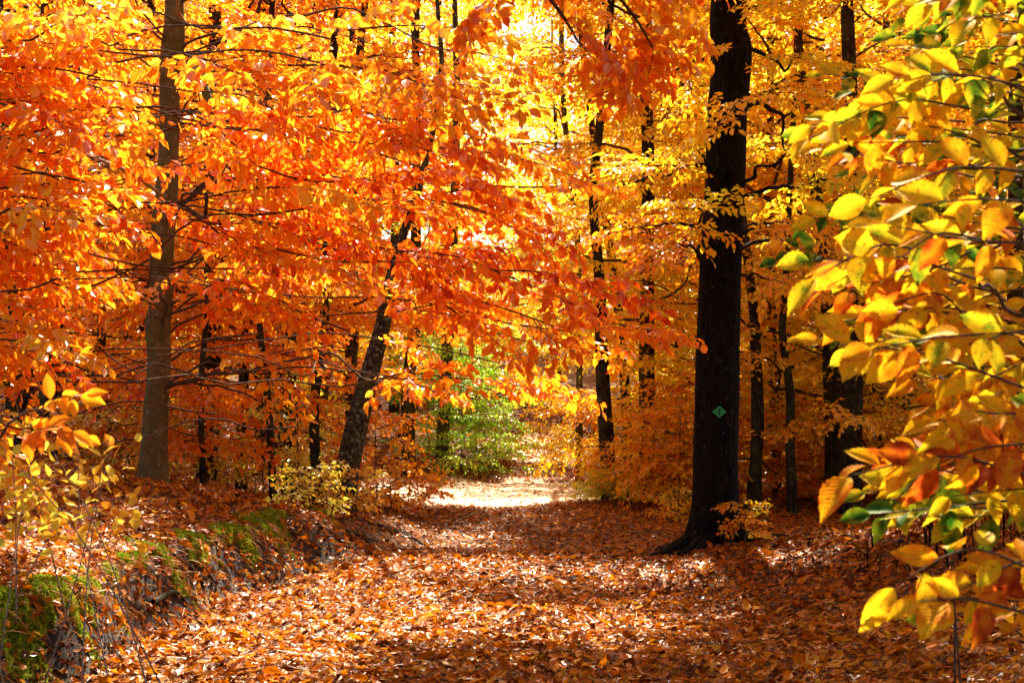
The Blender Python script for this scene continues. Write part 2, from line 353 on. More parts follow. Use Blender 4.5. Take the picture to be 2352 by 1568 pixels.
# ------------------------------------------------------------------ ground
def grid(xs, ys, zf, lift=0):
    X, Y = np.meshgrid(xs, ys); V = np.stack([X, Y, zf(X, Y)+lift], -1).reshape(-1, 3); nx = len(xs)
    i = (np.arange(len(ys)-1)[:, None]*nx + np.arange(nx-1)[None]); Q = np.stack([i, i+1, i+nx+1, i+nx], -1).reshape(-1, 4)
    return V, Q
xs = np.concatenate([np.linspace(-60, -9, 30)[:-1], np.linspace(-9, -4, 50)[:-1], np.linspace(-4, 4, 240)[:-1], np.linspace(4, 9, 50)[:-1], np.linspace(9, 60, 30)])
ys = np.concatenate([np.linspace(-8, 4, 24)[:-1], np.linspace(4, 30, 420)[:-1], np.linspace(30, 110, 110)])
V, Q = grid(xs, ys, ground_z)
gr = build('ground', [(V, Q, .5, 0, None)], [ground_mat()], smooth=True); gr['kind'] = 'structure'
# sandy clearing where two paths meet
ang = np.linspace(0, 2*math.pi, 97)[:-1]
rings = []
def sand_edge(a): return 1 + .10*np.sin(3*a+1) + .07*np.sin(7*a) + .05*np.sin(13*a+2)
SCX, SCY, SRX, SRY = -.2, 24.2, 3.1, 3.2
nr = 24
for k in range(nr+1):
    f = k/nr*sand_edge(ang); x = SCX + SRX*f*np.cos(ang); y = SCY + SRY*f*np.sin(ang)
    rings.append(np.stack([x, y, ground_z(x, y) + .008], 1))
V = np.concatenate(rings); i = np.arange(nr)[:, None]*96; j = np.arange(96)[None]; j2 = (j+1) % 96
Q = np.stack([i+j, i+96+j, i+96+j2, i+j2], -1).reshape(-1, 4)
pa = build('path', [(V, Q, .5, 0, None)], [sand_mat()], smooth=True); pa['kind'] = 'structure'

ys2 = np.linspace(26.3, 41, 60); xc = np.interp(ys2, [26, 30, 34, 38, 41], [.35, .45, .65, .95, 1.9]); hw_ = .55 + .12*np.sin(ys2*2.3)
V = np.stack([np.stack([xc + hw_*f, ys2, ground_z(xc + hw_*f, ys2) + .012], 1) for f in np.linspace(-1, 1, 7)], 1).reshape(-1, 3)
i = np.arange(59)[:, None]*7 + np.arange(6)[None]; Q = np.stack([i, i+1, i+8, i+7], -1).reshape(-1, 4)
pb = build('path', [(V, Q, .5, 0, None)], [pa.data.materials[0]], smooth=True); pb['kind'] = 'structure'

# ------------------------------------------------------------------ light wanted on the ground (sets the gaps in the added high crowns and thins lower sprays)
LIT = [(300, 1330, 260, 80, 0), (820, 1420, 330, 50, .0), (700, 1350, 160, 25, .1), (950, 1375, 200, 30, .3), (480, 1500, 220, 50, 0), (90, 1330, 150, 60, .1), (1250, 1315, 420, 13, .02),
       (1750, 1300, 260, 14, -.22), (2040, 1225, 140, 20, -.3), (1530, 1425, 150, 28, -.15), (1290, 1460, 60, 40, 0), (1110, 1130, 230, 30, 0), (1230, 1000, 60, 40, 0),
       (1000, 1235, 110, 14, .1), (1250, 1450, 160, 20, 0), (350, 1160, 160, 25, 0), (100, 1200, 200, 60, 0)]
def lit_wanted(x, y):
    z = float(ground_z(x, y)); p = proj([[x, y, z]])[0]
    for cx, cy, rx, ry, a in LIT:
        dx, dy = p[0]-cx, p[1]-cy; u = dx*math.cos(a)+dy*math.sin(a); v = -dx*math.sin(a)+dy*math.cos(a)
        if (u/rx)**2 + (v/(ry+8))**2 < 1.0: return True
    return False
def in_patch(x, y, n):
    z = float(ground_z(x, y)); p = proj([[x, y, z]])[0]
    for cx, cy, rx, ry, a in LIT[:n]:
        if ((p[0]-cx)/rx)**2 + ((p[1]-cy)/ry)**2 < 1: return True
    return False
def sun_foot(p):
    t = (p[2]-.1)/SD[2]; return p[0]-SD[0]*t, p[1]-SD[1]*t

# ------------------------------------------------------------------ trees
def trunk_part(pxs, Y, ext=9.0, ylean=0.0, sides=14, flare=1.0, rough=.05, seed=0, n=60, lobe=.0, scale_w=1.0):
    """pxs: (px, py, width px) from the base up, measured on the photograph; returns pts, radii, part"""
    g = np.random.default_rng(seed+11)
    pts = [at(a, b, Y) for a, b, c in pxs]; rad = [c*K*Y/2*scale_w for a, b, c in pxs]
    p0 = pts[0].copy(); gz = float(ground_z(p0[0], p0[1])); pts[0][2] = gz - .12
    d = nrm(pts[-1]-pts[-2]); d = nrm(d*np.array([.5, .5, 1])); r_end = rad[-1]
    for k in range(1, 4):
        pts.append(pts[-1] + d*ext/3 + g.normal(0, .12, 3)*np.array([1, 1, 0])); rad.append(r_end*(1-.26*k))
    P = curve(pts, n); m = len(pts); Rr = np.interp(np.linspace(0, m-1, n), np.arange(m), rad)
    P = P + np.stack([wob(P[:, 2], P[:, 2]*0+seed, 2.0), wob(P[:, 2]+9, P[:, 2]*0+seed, 2.0), 0*P[:, 2]], 1)*Rr[:, None]*.10
    h = P[:, 2]-gz
    an = np.arange(sides)/sides*2*math.pi
    lb = 1 + rough*np.stack([wob(h*0+8*np.cos(a), h*3+8*np.sin(a)+seed, 1.0) for a in an], 1)*.5
    fl = np.exp(-np.maximum(h, 0)/(.16 if flare < 1 else .24))*flare
    lb = lb*(1 + fl[:, None]*(.35 + lobe*np.sin(an*5+seed)[None]*.5 + lobe*.25*np.sin(an*3+1)[None]))
    V, Q = tube(P, Rr, sides, lb)
    return P, Rr, (V, Q, .5, 0, None)
def limb_curve(p0, p1, sag=.12, n=9, g=rs):
    p0 = np.asarray(p0, float); p1 = np.asarray(p1, float); l = np.linalg.norm(p1-p0)
    fs = [.2, .4, .6, .8]; w_ = np.cumsum(g.normal(0, .05*l, (4, 3)), 0); w_ = w_ - np.outer([.25, .5, .75, 1], w_[-1]*.8)
    c = curve([p0] + [p0*(1-f)+p1*f + np.array([0, 0, sag*l*3.6*f*(1-f)]) + w_[i]*[1, 1, .8] for i, f in enumerate(fs)] + [p1], 14)
    c[1:-1] += g.normal(0, .007*l, (12, 3)); return curve(c, 27)
def ok_view(p, Y_tr=None):
    """keep near sprays from burying the trunks, the sign and the view along the path"""
    q = proj([p])[0]; x, y, d = q
    fx, fy = sun_foot(p)
    if p[2] < 8 and in_patch(fx, fy, 8) and rs.random() < .93: return False
    if d < 13.6:
        if 1590 < x < 1740 and y > 560 and y < 1280: return False
        if 1560 < x < 1760 and 120 < y <= 560 and rs.random() < .4: return False
    if d < 14 and 290 < x < 470 and rs.random() < (.93 if y > 440 else .85): return False
    if d < 16 and 880 < x < 1600 and y > 960: return False
    lx = np.interp(y, [450, 640, 745, 880, 1000, 1165], [950, 900, 880, 845, 815, 795])
    if d < 16.6 and abs(x-lx) < 55 and 560 < y < 1200 and rs.random() < .93: return False
    if d < 16 and 540 < x < 800 and 740 < y < 1150 and rs.random() < .5: return False
    return True
def dress(cr, lc, temps, g, tone, f0=.25, step=.30, sc_=(.75, 1.15), view=True, spread=.95):
    """sprays along a limb curve"""
    l = np.linalg.norm(np.diff(lc, axis=0), axis=1).sum(); n = max(2, int(l*(1-f0)/step)); side = 1
    for k in range(n+1):
        f = f0 + (1-f0)*k/n; q = f*(len(lc)-1); i = min(int(q), len(lc)-2); p = lc[i] + (lc[i+1]-lc[i])*(q-i)
        d = nrm(lc[i+1]-lc[i]); side = -side; a = g.normal(spread, .3)*side if k < n else g.normal(0, .2)
        dd = np.array([d[0]*math.cos(a)-d[1]*math.sin(a), d[0]*math.sin(a)+d[1]*math.cos(a), d[2]*.6 + g.normal(-.05, .15)])
        dd = nrm(dd); s_ = g.uniform(*sc_)*(1-.25*f)
        if view and not (ok_view(p + dd*.5*s_) and ok_view(p + dd*.9*s_)): continue
        cr.add(temps[g.integers(len(temps))], p, dd, s_, tone + g.normal(0, .07), g.normal(0, .35))
def limb_part(lc, r0, sides=6):
    return (*tube(lc, np.linspace(r0, .006, len(lc)), sides), .5, 0, None)

# --- the grey beech on the left
def radius_at(P, Rr, z):
    i = int(np.argmin(abs(P[:, 2]-z))); return P[i], Rr[i]
beech = empty('beech_tree', (at(350, 1100, 14)[0], 14, float(ground_z(at(350, 1100, 14)[0], 14))))
tag(beech, 'smooth grey-brown beech trunk rising out of the bank on the left amid orange leaves', 'tree')
bl = np.array(beech.location)
P1, R1, part = trunk_part([(350, 1105, 78), (352, 1040, 66), (362, 900, 58), (364, 820, 58), (362, 740, 64), (370, 700, 59), (372, 560, 60), (383, 430, 58), (388, 340, 50), (390, 200, 52), (398, 110, 58), (402, 60, 52), (402, 0, 46)], 14, 6, scale_w=.92, sides=28, flare=.4, rough=.06, seed=1, n=150, lobe=.3)
build('trunk', [part], [BARK_BEECH], beech, bl, True)
def limb_px(parent, loc, pts, r0, r1=.008, mat=BARK_BEECH, name='limb'):
    c = curve([at(*p) for p in pts], 26); v, q = tube(c, np.linspace(r0, r1, 26), 8); build(name, [(v, q, .5, 0, None)], [mat], parent, loc, True); return c
bA = limb_px(beech, bl, [(395, 140, 14), (440, 150, 13.9), (468, 200, 13.7), (480, 240, 13.6), (478, 300, 13.5), (474, 340, 13.4), (530, 347, 13.3), (580, 365, 13.2), (620, 395, 13.1)], .055, .016)
bB = limb_px(beech, bl, [(385, 455, 14), (350, 432, 13.2), (310, 402, 12.4), (250, 376, 11.6), (170, 345, 10.8), (90, 312, 10.2), (-40, 290, 9.5)], .022, .016, PALETWIG)
bC = limb_px(beech, bl, [(320, 405, 12.5), (240, 380, 12.2), (180, 400, 12), (100, 397, 11.6), (30, 380, 11.2), (-30, 330, 10.8)], .014, .009, PALETWIG)
bD = limb_px(beech, bl, [(425, 55, 14), (408, 20, 13.7), (412, -40, 13.4)], .022, .012, PALETWIG)
bE = limb_px(beech, bl, [(345, 690, 14), (300, 655, 13.6), (240, 600, 13.2), (195, 575, 13), (130, 500, 12.6)], .018, .008, TWIG)
bF = limb_px(beech, bl, [(395, 300, 14), (440, 270, 14.3), (475, 275, 14.8)], .03, .02)
bG = limb_px(beech, bl, [(405, 460, 14), (470, 500, 13.5), (560, 525, 13), (640, 560, 12.5)], .018, .008, TWIG)
bH = limb_px(beech, bl, [(330, 700, 14), (350, 600, 13.6), (352, 500, 13.7)], .014, .008, TWIG)

def target_tree(root, loc, cr, targets, base_fn, temps, tone_fn, g, mat, step=.30, f0=.3, sc_=(.75, 1.15), sag=.12, r0=.03, spread=.95, view=True):
    limbs = []
    for (px, py, Y) in targets:
        e = at(px, py, Y); p0 = base_fn(e, g); lc = limb_curve(p0, e, sag, 10, g)
        # bare inner wood that would cross the open view is left out of sight lines by the choice of base
        limbs.append(limb_part(lc, r0*g.uniform(.6, 1.1))); dress(cr, lc, temps, g, tone_fn(px, py, g), f0, step, sc_, view, spread)
    for l in limbs: build('limb', [l], [mat], root, loc, True)

g = np.random.default_rng(21)
cr = Crown()
def orange_tone(px, py, g):
    # redder low and along the middle sweep, yellower at the top left and on the sunlit shoulder
    t = .56 - .00006*(py-400)
    if 500 < px < 1000 and py < 250: t += .16
    if 450 < px < 900 and 380 < py < 620: t += .14
    if 850 < px < 1350 and 380 < py < 680: t -= .10
    if px < 500 and py < 200: t += .03
    if py > 650 and px < 300: t -= .02
    return t + g.normal(0, .06)
tg = []
for i in range(20):
    tg.append((g.uniform(-100, 1150), g.uniform(-60, 860), g.uniform(12.2, 15.2)))
for i in range(10):
    tg.append((g.uniform(420, 1000), g.uniform(450, 1000), g.uniform(13, 15)))
def base1(e, g):
    z = np.clip(e[2] - .25*np.hypot(e[0]-P1[0, 0], 1)*g.uniform(.2, 1) - .1, 1.6, 9.5); p, r = radius_at(P1, R1, z); return p
target_tree(beech, bl, cr, tg, base1, HANG, orange_tone, g, TWIG, .27, r0=.018)
for c_ in (bA[14:], bB[12:], bC[12:], bE[10:], bG[8:]): dress(cr, c_, HANG, g, .5, .1, .35)
build('crown', cr.parts(), [ORANGE, TWIG], beech, bl)
print('beech leaves', cr.n())

# --- nearer orange beech whose trunk stands just outside the left edge; its boughs sweep over the view
loc = np.array([-4.6, 8.6, float(ground_z(-4.6, 8.6))]); near_b = empty('beech_tree', loc)
tag(near_b, 'orange beech whose boughs sweep in from beyond the left edge, over the bank', 'tree')
PN = curve([loc+[0, 0, -.1], loc+[.05, .05, 2], loc+[-.05, .1, 5], loc+[0, 0, 9]], 40); RN = np.linspace(.17, .08, 40)
v, q = tube(PN, RN, 16); build('trunk', [(v, q, .5, 0, None)], [BARK_BEECH], near_b, loc, True)
cr = Crown(); tg = []
sweep = [(1340, 640, 9.5), (1240, 560, 9.8), (1300, 760, 10.2), (1100, 480, 9), (1560, 780, 9.8), (1180, 640, 9), (960, 420, 8.6), (1000, 190, 7.6), (880, 160, 7.4), (980, 280, 8.4), (760, 90, 7.6), (900, 60, 8), (760, 260, 8.2),
         (700, 480, 8.2), (880, 600, 8.4), (640, 430, 8), (800, 760, 9), (1050, 720, 9.6), (1130, 830, 10.6), (1000, 900, 10.8), (560, 650, 8.6), (480, 560, 8.3), (620, 850, 9), (500, 950, 9.2), (680, 980, 9.6),
         (250, 520, 7.8), (130, 640, 7.4), (220, 800, 7.6), (60, 780, 7), (320, 880, 8), (160, 420, 7.6), (60, 250, 7.2), (230, 180, 7.6), (300, 60, 7.8), (120, 60, 7.4), (520, 150, 7.8), (420, 300, 8), (560, 300, 8), (20, 480, 7), (1280, 900, 11), (1120, 350, 8.8), (1250, 430, 9.2), (850, 330, 8.2)]
def baseN(e, g):
    z = np.clip(e[2] + g.uniform(-.6, .3), 1.2, 7.5); return PN[int(np.argmin(abs(PN[:, 2]-z)))]
target_tree(near_b, loc, cr, sweep, baseN, HANG, orange_tone, g, TWIG, .38, .34, (.6, .98), .06, .008)
build('crown', cr.parts(), [ORANGE, TWIG], near_b, loc)
print('near beech leaves', cr.n())

# --- boughs let down from a tall beech left of the frame top: red-orange spray across the top centre
loc = np.array([-2.9, 3.2, float(ground_z(-2.9, 3.2))]); topb = empty('beech_tree', loc)
tag(topb, 'red-orange bough hanging in from above at the top centre of the view', 'tree')
PT = curve([loc+[0, 0, -.1], loc+[.1, .1, 2.5], loc+[.2, .2, 6], loc+[.3, .3, 9]], 30)
v, q = tube(PT, np.linspace(.19, .08, 30), 16); build('trunk', [(v, q, .5, 0, None)], [BARK_BEECH], topb, loc, True)
cr = Crown()
for (pts, tone) in (([( 1000, -330, 5), (1240, -160, 5.6), (1370, -60, 6), (1450, 30, 6.2), (1500, 110, 6.4)], .50), ([(900, -300, 5.2), (1150, -130, 5.6), (1280, 20, 5.9), (1330, 100, 6.0)], .42), ([(960, -320, 5.2), (1300, -150, 5.9), (1440, -90, 6.6), (1530, -30, 7.0)], .5)):
    b = limb_curve(PT[18+g.integers(4)], at(*pts[0]), .1, 8, g); c = curve([at(*p) for p in pts], 14); full = np.vstack([b[:-1], c])
    build('limb', [(*tube(full, np.linspace(.035, .005, len(full)), 6), .5, 0, None)], [TWIG], topb, loc, True)
    dress(cr, c[2:], HANG, g, tone, .05, .24, (.4, .62), False, .6)
build('crown', cr.parts(), [ORANGE, TWIG], topb, loc)

# --- orange tree behind the grey beech, its low boughs fill the wood left of the leaning trunk
loc = np.array([-5.6, 17.0, float(ground_z(-5.6, 17.0))]); ob = empty('orange_tree', loc)
tag(ob, 'orange tree at the left behind the grey beech with boughs reaching down to the bank', 'tree')
PO = curve([loc+[0, 0, -.1], loc+[.1, .05, 2], loc+[-.05, .1, 5], loc+[0, 0, 8]], 40)
v, q = tube(PO, np.linspace(.14, .05, 40), 16); build('trunk', [(v, q, .5, 0, None)], [BARK_MID], ob, loc, True)
cr = Crown(); tg = [(g.uniform(-60, 840), g.uniform(330, 1020), g.uniform(15.4, 18)) for i in range(23)] + [(300, 1020, 15.4), (480, 1000, 15.6), (620, 1010, 15.8), (700, 900, 16), (120, 1000, 15.2), (560, 880, 15.5), (420, 900, 15.5)]
def baseO(e, g):
    z = np.clip(e[2] + g.uniform(-.5, .3), .9, 7.5); return PO[int(np.argmin(abs(PO[:, 2]-z)))]
target_tree(ob, loc, cr, tg, baseO, HANG, orange_tone, g, TWIG, .30, .3, (.65, 1.0), .05, .014)
build('crown', cr.parts(), [ORANGE, TWIG], ob, loc)

# --- the big dark tree with the trail sign
X2 = at(1640, 1262, 14)[0]; loc2 = np.array([X2, 14, float(ground_z(X2, 14))]); big = empty('dark_tree', loc2)
tag(big, 'big black-barked tree beside the path carrying the green diamond sign', 'tree')
P2, R2, part = trunk_part([(1643, 1272, 118), (1645, 1210, 106), (1648, 1130, 102), (1648, 1000, 101), (1650, 880, 101), (1656, 700, 97), (1663, 560, 95), (1668, 420, 92), (1672, 250, 91), (1682, 120, 90), (1674, 0, 82)], 14, 7, sides=72, flare=1.15, rough=.03, seed=2, n=260, lobe=.55)
V = part[0].copy()   # vertical furrows cut into the bark
cx = np.repeat(P2, 72, 0); rad = V-cx; ph = np.tile(np.arange(72), 260)/72*2*math.pi; zz = V[:, 2]
fur = np.sin(ph*17 + 2.2*np.sin(zz*2.1+ph*3))*.5 + .5*np.sin(ph*29+3*np.sin(zz*3.7) + 4*wob(ph, zz, 1.3)) + .6*wob(ph*6, zz*5, 1.0)
V = cx + rad*(1 + .020*fur)[:, None]; part = (V, part[1], .5, 0, None)
build('trunk', [part], [BARK_DARK], big, loc2, True)
for k, (a, l, r) in enumerate([(3.5, 1.15, .075), (4.1, .75, .06), (5.0, .55, .055), (5.7, .85, .06), (6.1, 1.0, .07), (2.9, .8, .06), (.4, .8, .06), (3.9, 1.5, .035), (5.4, 1.1, .03)]):
    pts = []
    for f in np.linspace(0, 1, 9):
        x = X2 + math.cos(a + .25*math.sin(3*f+k))*(.12 + l*f); y = 14 + math.sin(a + .25*math.sin(3*f+k))*(.12+l*f)
        pts.append([x, y, float(ground_z(x, y)) + .12*(1-f)**3 + .02 - .05*f*f])
    v, q = tube(curve(pts, 18), np.linspace(r*1.3, .012, 18), 8); build('root', [(v, q, .5, 0, None)], [BARK_DARK], big, loc2, True)
cr = Crown(); tg = []
for i in range(16): tg.append((g.uniform(1250, 2300), g.uniform(-150, 620), g.uniform(14.3, 17)))
tg += [(1700, 260, 12.6), (1560, 560, 12.8), (1760, 640, 12.9), (1850, 350, 13), (1480, 520, 13.4), (1720, 30, 12.8), (1500, 380, 13.5), (1600, 340, 12.9), (1800, 200, 12.9), (1590, 470, 12.9), (1780, 500, 13)]
def base2(e, g):
    z = np.clip(e[2] - g.uniform(-.1, .5), 2.2, 9.5); return P2[int(np.argmin(abs(P2[:, 2]-z)))]
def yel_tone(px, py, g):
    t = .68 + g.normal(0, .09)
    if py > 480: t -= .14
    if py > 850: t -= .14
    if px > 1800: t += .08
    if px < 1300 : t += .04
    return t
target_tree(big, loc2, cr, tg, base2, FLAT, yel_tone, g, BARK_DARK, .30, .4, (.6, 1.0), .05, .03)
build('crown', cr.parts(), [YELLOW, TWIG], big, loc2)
# trail sign: a diamond plate nailed to the bark
ps = at(1644, 945, 14); i = int(np.argmin(abs(P2[:, 2]-ps[2]))); zs = ps[2]
y_face = 14 - R2[i]*1.06 - .012
loc = np.array([ps[0], y_face, zs]); sg = empty('trail_sign', loc)
tag(sg, 'small green diamond trail sign with black arrow nailed to the dark trunk', 'sign')
hw, hh, th = .070, .057, .003
def prism(outline, y0, y1):
    o = np.asarray(outline); n = len(o); c = o.mean(0)
    f = np.array([[x, y0, z] for x, z in o]); b = np.array([[x, y1, z] for x, z in o]); V = np.vstack([f, b, [[c[0], y0, c[1]]], [[c[0], y1, c[1]]]])
    Q = [[i, (i+1) % n, n+(i+1) % n, n+i] for i in range(n)]
    for i in range(0, n, 2):
        Q.append([i, 2*n, (i+2) % n, (i+1) % n]); Q.append([n+i, n+(i+1) % n, n+(i+2) % n, 2*n+1])
    return V, np.array(Q)
def dia(hw, hh, r=.12):
    c = [(hw, 0), (0, hh), (-hw, 0), (0, -hh)]; o = []
    for k in range(4):
        p = np.array(c[k]); a = np.array(c[k-1]); b = np.array(c[(k+1) % 4]); o += [p+(a-p)*r, p+(b-p)*r]
    return o
SG = plain('green sign paint', (.0, .30, .045), .4); SB = plain('black sign paint', (.004, .006, .004), .5); NL = plain('nail steel', (.3, .3, .3), .35)
v, q = prism(dia(hw, hh, .05), y_face-th, y_face+th); build('plate', [(v+[ps[0], 0, zs], q, .5, 0, None)], [SG], sg, loc)
# arrow: a shaft and a chevron head
def quadp(pts, y0, y1): return prism(pts, y0, y1)
sh_ = quadp([(-.0065, -.034), (.0065, -.034), (.0065, .012), (-.0065, .012)], -.0045, -.003)
hd = (np.array([[-.020, -.0045, .010], [.020, -.0045, .010], [0, -.0045, .036], [0, -.0045, .036], [-.020, -.003, .010], [.020, -.003, .010], [0, -.003, .036], [0, -.003, .036]]),
      np.array([[0, 1, 2, 3], [4, 7, 6, 5], [0, 4, 5, 1], [1, 5, 6, 2], [0, 3, 7, 4]]))
build('arrow', [(v+[ps[0], y_face, zs], q, .5, 0, None) for v, q in (sh_, hd)], [SB], sg, loc)
for dx, dz in ((0, .047), (0, -.047)):
    v, q = tube([[ps[0]+dx, y_face-.001, zs+dz], [ps[0]+dx, y_face-.006, zs+dz], [ps[0]+dx, y_face-.0062, zs+dz]], [.003, .003, .0003], 8); build('nail', [(v, q, .5, 0, None)], [NL], sg, loc)

# ------------------------------------------------------------------ shared crowns for the wood behind
def crown_mesh(name, seed, temps, z0, z1, rmax, nl, tone, step=.34, leafmat=YELLOW, sc_=(.85, 1.25), flatz=.1):
    g = np.random.default_rng(seed); cr = Crown(); limbs = []
    for k in range(nl):
        z = z0 + (z1-z0)*(k+g.uniform(0, 1))/nl; a = k*2.4 + g.normal(0, .3); f = (z-z0)/(z1-z0)
        l = rmax*g.uniform(.65, 1.1)*(1-.45*f)
        e = np.array([math.cos(a)*l, math.sin(a)*l, z + l*g.uniform(-.02, .3)]); lc = limb_curve([0, 0, z-.1], e, .08, 8, g)
        limbs.append(limb_part(lc, .028, 4)); dress(cr, lc, temps, g, tone + g.normal(0, .09), .22, step, sc_, False)
    parts = cr.parts(); parts += [(a, b, c, 1, e) for a, b, c, d, e in limbs]
    o = build(name, parts, [leafmat, TWIG]); me = o.data; bpy.data.objects.remove(o); print(name, cr.n()); return me
C_FLAT = [crown_mesh('crown', 31, FLAT, .7, 9.0, 2.9, 24, .56), crown_mesh('crown', 32, FLAT, .5, 9.0, 2.5, 23, .56), crown_mesh('crown', 33, FLAT, 2.3, 9.5, 3.0, 23, .58)]
C_HANG = [crown_mesh('crown', 41, HANG, .8, 9, 2.7, 22, .56, leafmat=ORANGE), crown_mesh('crown', 42, HANG, 1.8, 9.5, 2.8, 20, .58, leafmat=ORANGE)]
C_LOW = [crown_mesh('crown', 51, LOOSE, .35, 3.4, 1.3, 16, .42), crown_mesh('crown', 52, LOOSE, .3, 2.2, 1.0, 12, .42)]
C_FAR = [crown_mesh('crown', 61, FAR, .8, 13, 3.8, 28, .58, .5), crown_mesh('crown', 62, FAR, 1.0, 15, 4.2, 32, .60, .5)]
BARE = [np.array([0, 0, 0])]
def mid_tree(name, label, pxs, Y, crown, mat, shift=0., group=None, leaf=None, cs=1.0, bark=BARK_MID, rot=None, ext=9., sw=1., cz=0., sides=12, dx=0, dy=0.3):
    x = at(pxs[0][0], 900, Y)[0]; gz = float(ground_z(x, Y)); loc = np.array([x, Y, gz]); r = empty(name, loc); tag(r, label, 'tree', group)
    _, _, part = trunk_part(pxs, Y, ext, sides=sides, flare=.5, rough=.08, seed=int(pxs[0][0]) % 97, scale_w=sw, n=50, lobe=.3)
    build('trunk', [part], [bark], r, loc, True)
    if crown is not None:
        c = bpy.data.objects.new('crown', crown); COL.objects.link(c); c.parent = r; c.location = (dx, dy, cz); c.rotation_euler = (0, 0, rs.uniform(0, 6.28) if rot is None else rot); c.scale = (cs,)*3
        c.color = (.5+shift, .5, .5, 1)
        if leaf is not None: c.material_slots[0].link = 'OBJECT'; c.material_slots[0].material = leaf
    return r
# left of the path
mid_tree('leaning_tree', 'leaning lichen-covered trunk at the left side of the path', [(790, 1185, 74), (798, 1100, 66), (815, 1000, 68), (845, 880, 60), (880, 745, 46), (900, 640, 36), (925, 540, 26), (960, 440, 22)], 16.5, None, BARK_LEAN, bark=BARK_LEAN, ext=4, sides=20, sw=.78)
mid_tree('young_tree', 'slim brown trunk midway between the grey beech and the leaning tree', [(555, 1120, 26), (560, 900, 24), (570, 740, 22), (585, 560, 18)], 18.5, C_HANG[1], None, .02)
mid_tree('young_tree', 'dark upright trunk left of the forked one, behind orange leaves', [(665, 1120, 36), (664, 900, 34), (668, 700, 34), (690, 600, 28)], 19.5, C_HANG[1], None, -.02)
mid_tree('forked_tree', 'dark trunk tilting right, right beside its upright dark neighbour', [(705, 1090, 40), (735, 930, 38), (748, 800, 30), (770, 640, 24)], 21, C_HANG[1], None, .06)
mid_tree('young_tree', 'thin straight trunk seen just left of the leaning tree', [(800, 1010, 14), (812, 860, 14), (820, 720, 12)], 26, None, None)
mid_tree('woodland_tree', 'dark trunk behind the orange sapling right of the leaning tree', [(940, 1040, 34), (938, 900, 32), (950, 760, 28)], 27, C_FLAT[2], None, -.1, dx=-3.0)
mid_tree('woodland_tree', 'brown trunk standing beside the green bush', [(1012, 1070, 30), (1022, 900, 28), (1032, 740, 28), (1040, 560, 22)], 28, None, None, .15, bark=BARK_LEAN, dx=-1.)
mid_tree('woodland_tree', 'broad dark trunk at the far left edge behind the shrub', [(50, 1010, 64), (46, 800, 60), (40, 640, 50)], 20, C_HANG[0], None, .02)
mid_tree('woodland_tree', 'dark trunk in the upper left behind orange leaves', [(150, 960, 40), (110, 600, 34), (70, 300, 28), (60, 120, 24)], 22, C_HANG[0], None, .1)
mid_tree('woodland_tree', 'thin dark trunk between the far left trunk and the grey beech', [(240, 1000, 22), (232, 700, 20), (225, 300, 18)], 24, C_HANG[0], None, .16)
mid_tree('young_tree', 'thin dark sapling trunk just right of the grey beech', [(468, 1110, 15), (462, 900, 14), (476, 700, 12), (470, 560, 10)], 15.8, None, None, ext=2)
mid_tree('young_tree', 'slim dark trunk left of the dark upright one, leaning slightly left', [(628, 1130, 18), (618, 950, 17), (600, 780, 15), (588, 640, 13)], 16.2, None, None, ext=2)
mid_tree('young_tree', 'slender dark trunk close left of the leaning tree, forking behind the leaves', [(735, 1140, 26), (722, 1000, 24), (728, 860, 22), (748, 740, 16)], 16.8, None, None, ext=2)
mid_tree('young_tree', 'thin wavering dark trunk at the left edge below the orange leaves', [(60, 1060, 24), (30, 900, 22), (48, 760, 20), (20, 620, 16)], 14.6, None, None, ext=2)
# right of the path
mid_tree('woodland_tree', 'straight dark trunk left of the big marked tree', [(1488, 1085, 42), (1488, 900, 38), (1487, 700, 34), (1490, 400, 30), (1482, 80, 28)], 23.5, C_FLAT[1], None, 0.12, dx=.9)
mid_tree('woodland_tree', 'brown trunk at the right edge of the sandy clearing', [(1402, 1140, 36), (1392, 1000, 36), (1382, 850, 32), (1376, 640, 24), (1362, 450, 20), (1385, 220, 20)], 22, C_FLAT[2], None, 0.07, dx=.6)
mid_tree('young_tree', 'slender curving trunk behind the brown one by the clearing', [(1445, 1060, 22), (1432, 830, 22), (1400, 560, 20), (1380, 440, 18)], 26, C_FLAT[1], None, .08, dx=1.2)
mid_tree('young_tree', 'thin pale trunk high in the yellow leaves above the clearing', [(1330, 960, 16), (1330, 600, 14), (1300, 300, 13), (1290, 90, 12)], 31, C_FLAT[2], None, .15, bark=BARK_LEAN)
mid_tree('young_tree', 'thin trunk seen close left of the big marked tree', [(1560, 1060, 20), (1560, 800, 20), (1566, 640, 16)], 28, C_FLAT[0], None, .05)
mid_tree('young_tree', 'knobbly slim trunk just right of the big marked tree', [(1730, 1160, 40), (1738, 1060, 28), (1742, 950, 30), (1735, 800, 26), (1728, 680, 22)], 20, C_FLAT[1], None, 0.02, dx=.5, dy=1.0)
mid_tree('young_tree', 'crooked slim trunk second to the right of the big marked tree', [(1822, 1165, 26), (1815, 1040, 22), (1814, 900, 20), (1796, 760, 18), (1802, 680, 16)], 19.5, C_FLAT[0], None, 0.10, dx=.8, dy=1.5)
mid_tree('woodland_tree', 'stout rough trunk third to the right of the big marked tree', [(1918, 1145, 60), (1918, 1000, 54), (1914, 860, 52), (1905, 700, 46), (1890, 560, 36)], 20.5, C_FLAT[0], None, .03, dx=1.2, dy=1.2, sides=20, sw=.82)
mid_tree('woodland_tree', 'grey trunk behind the yellow leaves at right, near its darker twin', [(2052, 1110, 34), (2050, 920, 32), (2048, 700, 28)], 25, C_FLAT[1], None, .06, bark=BARK_LEAN)
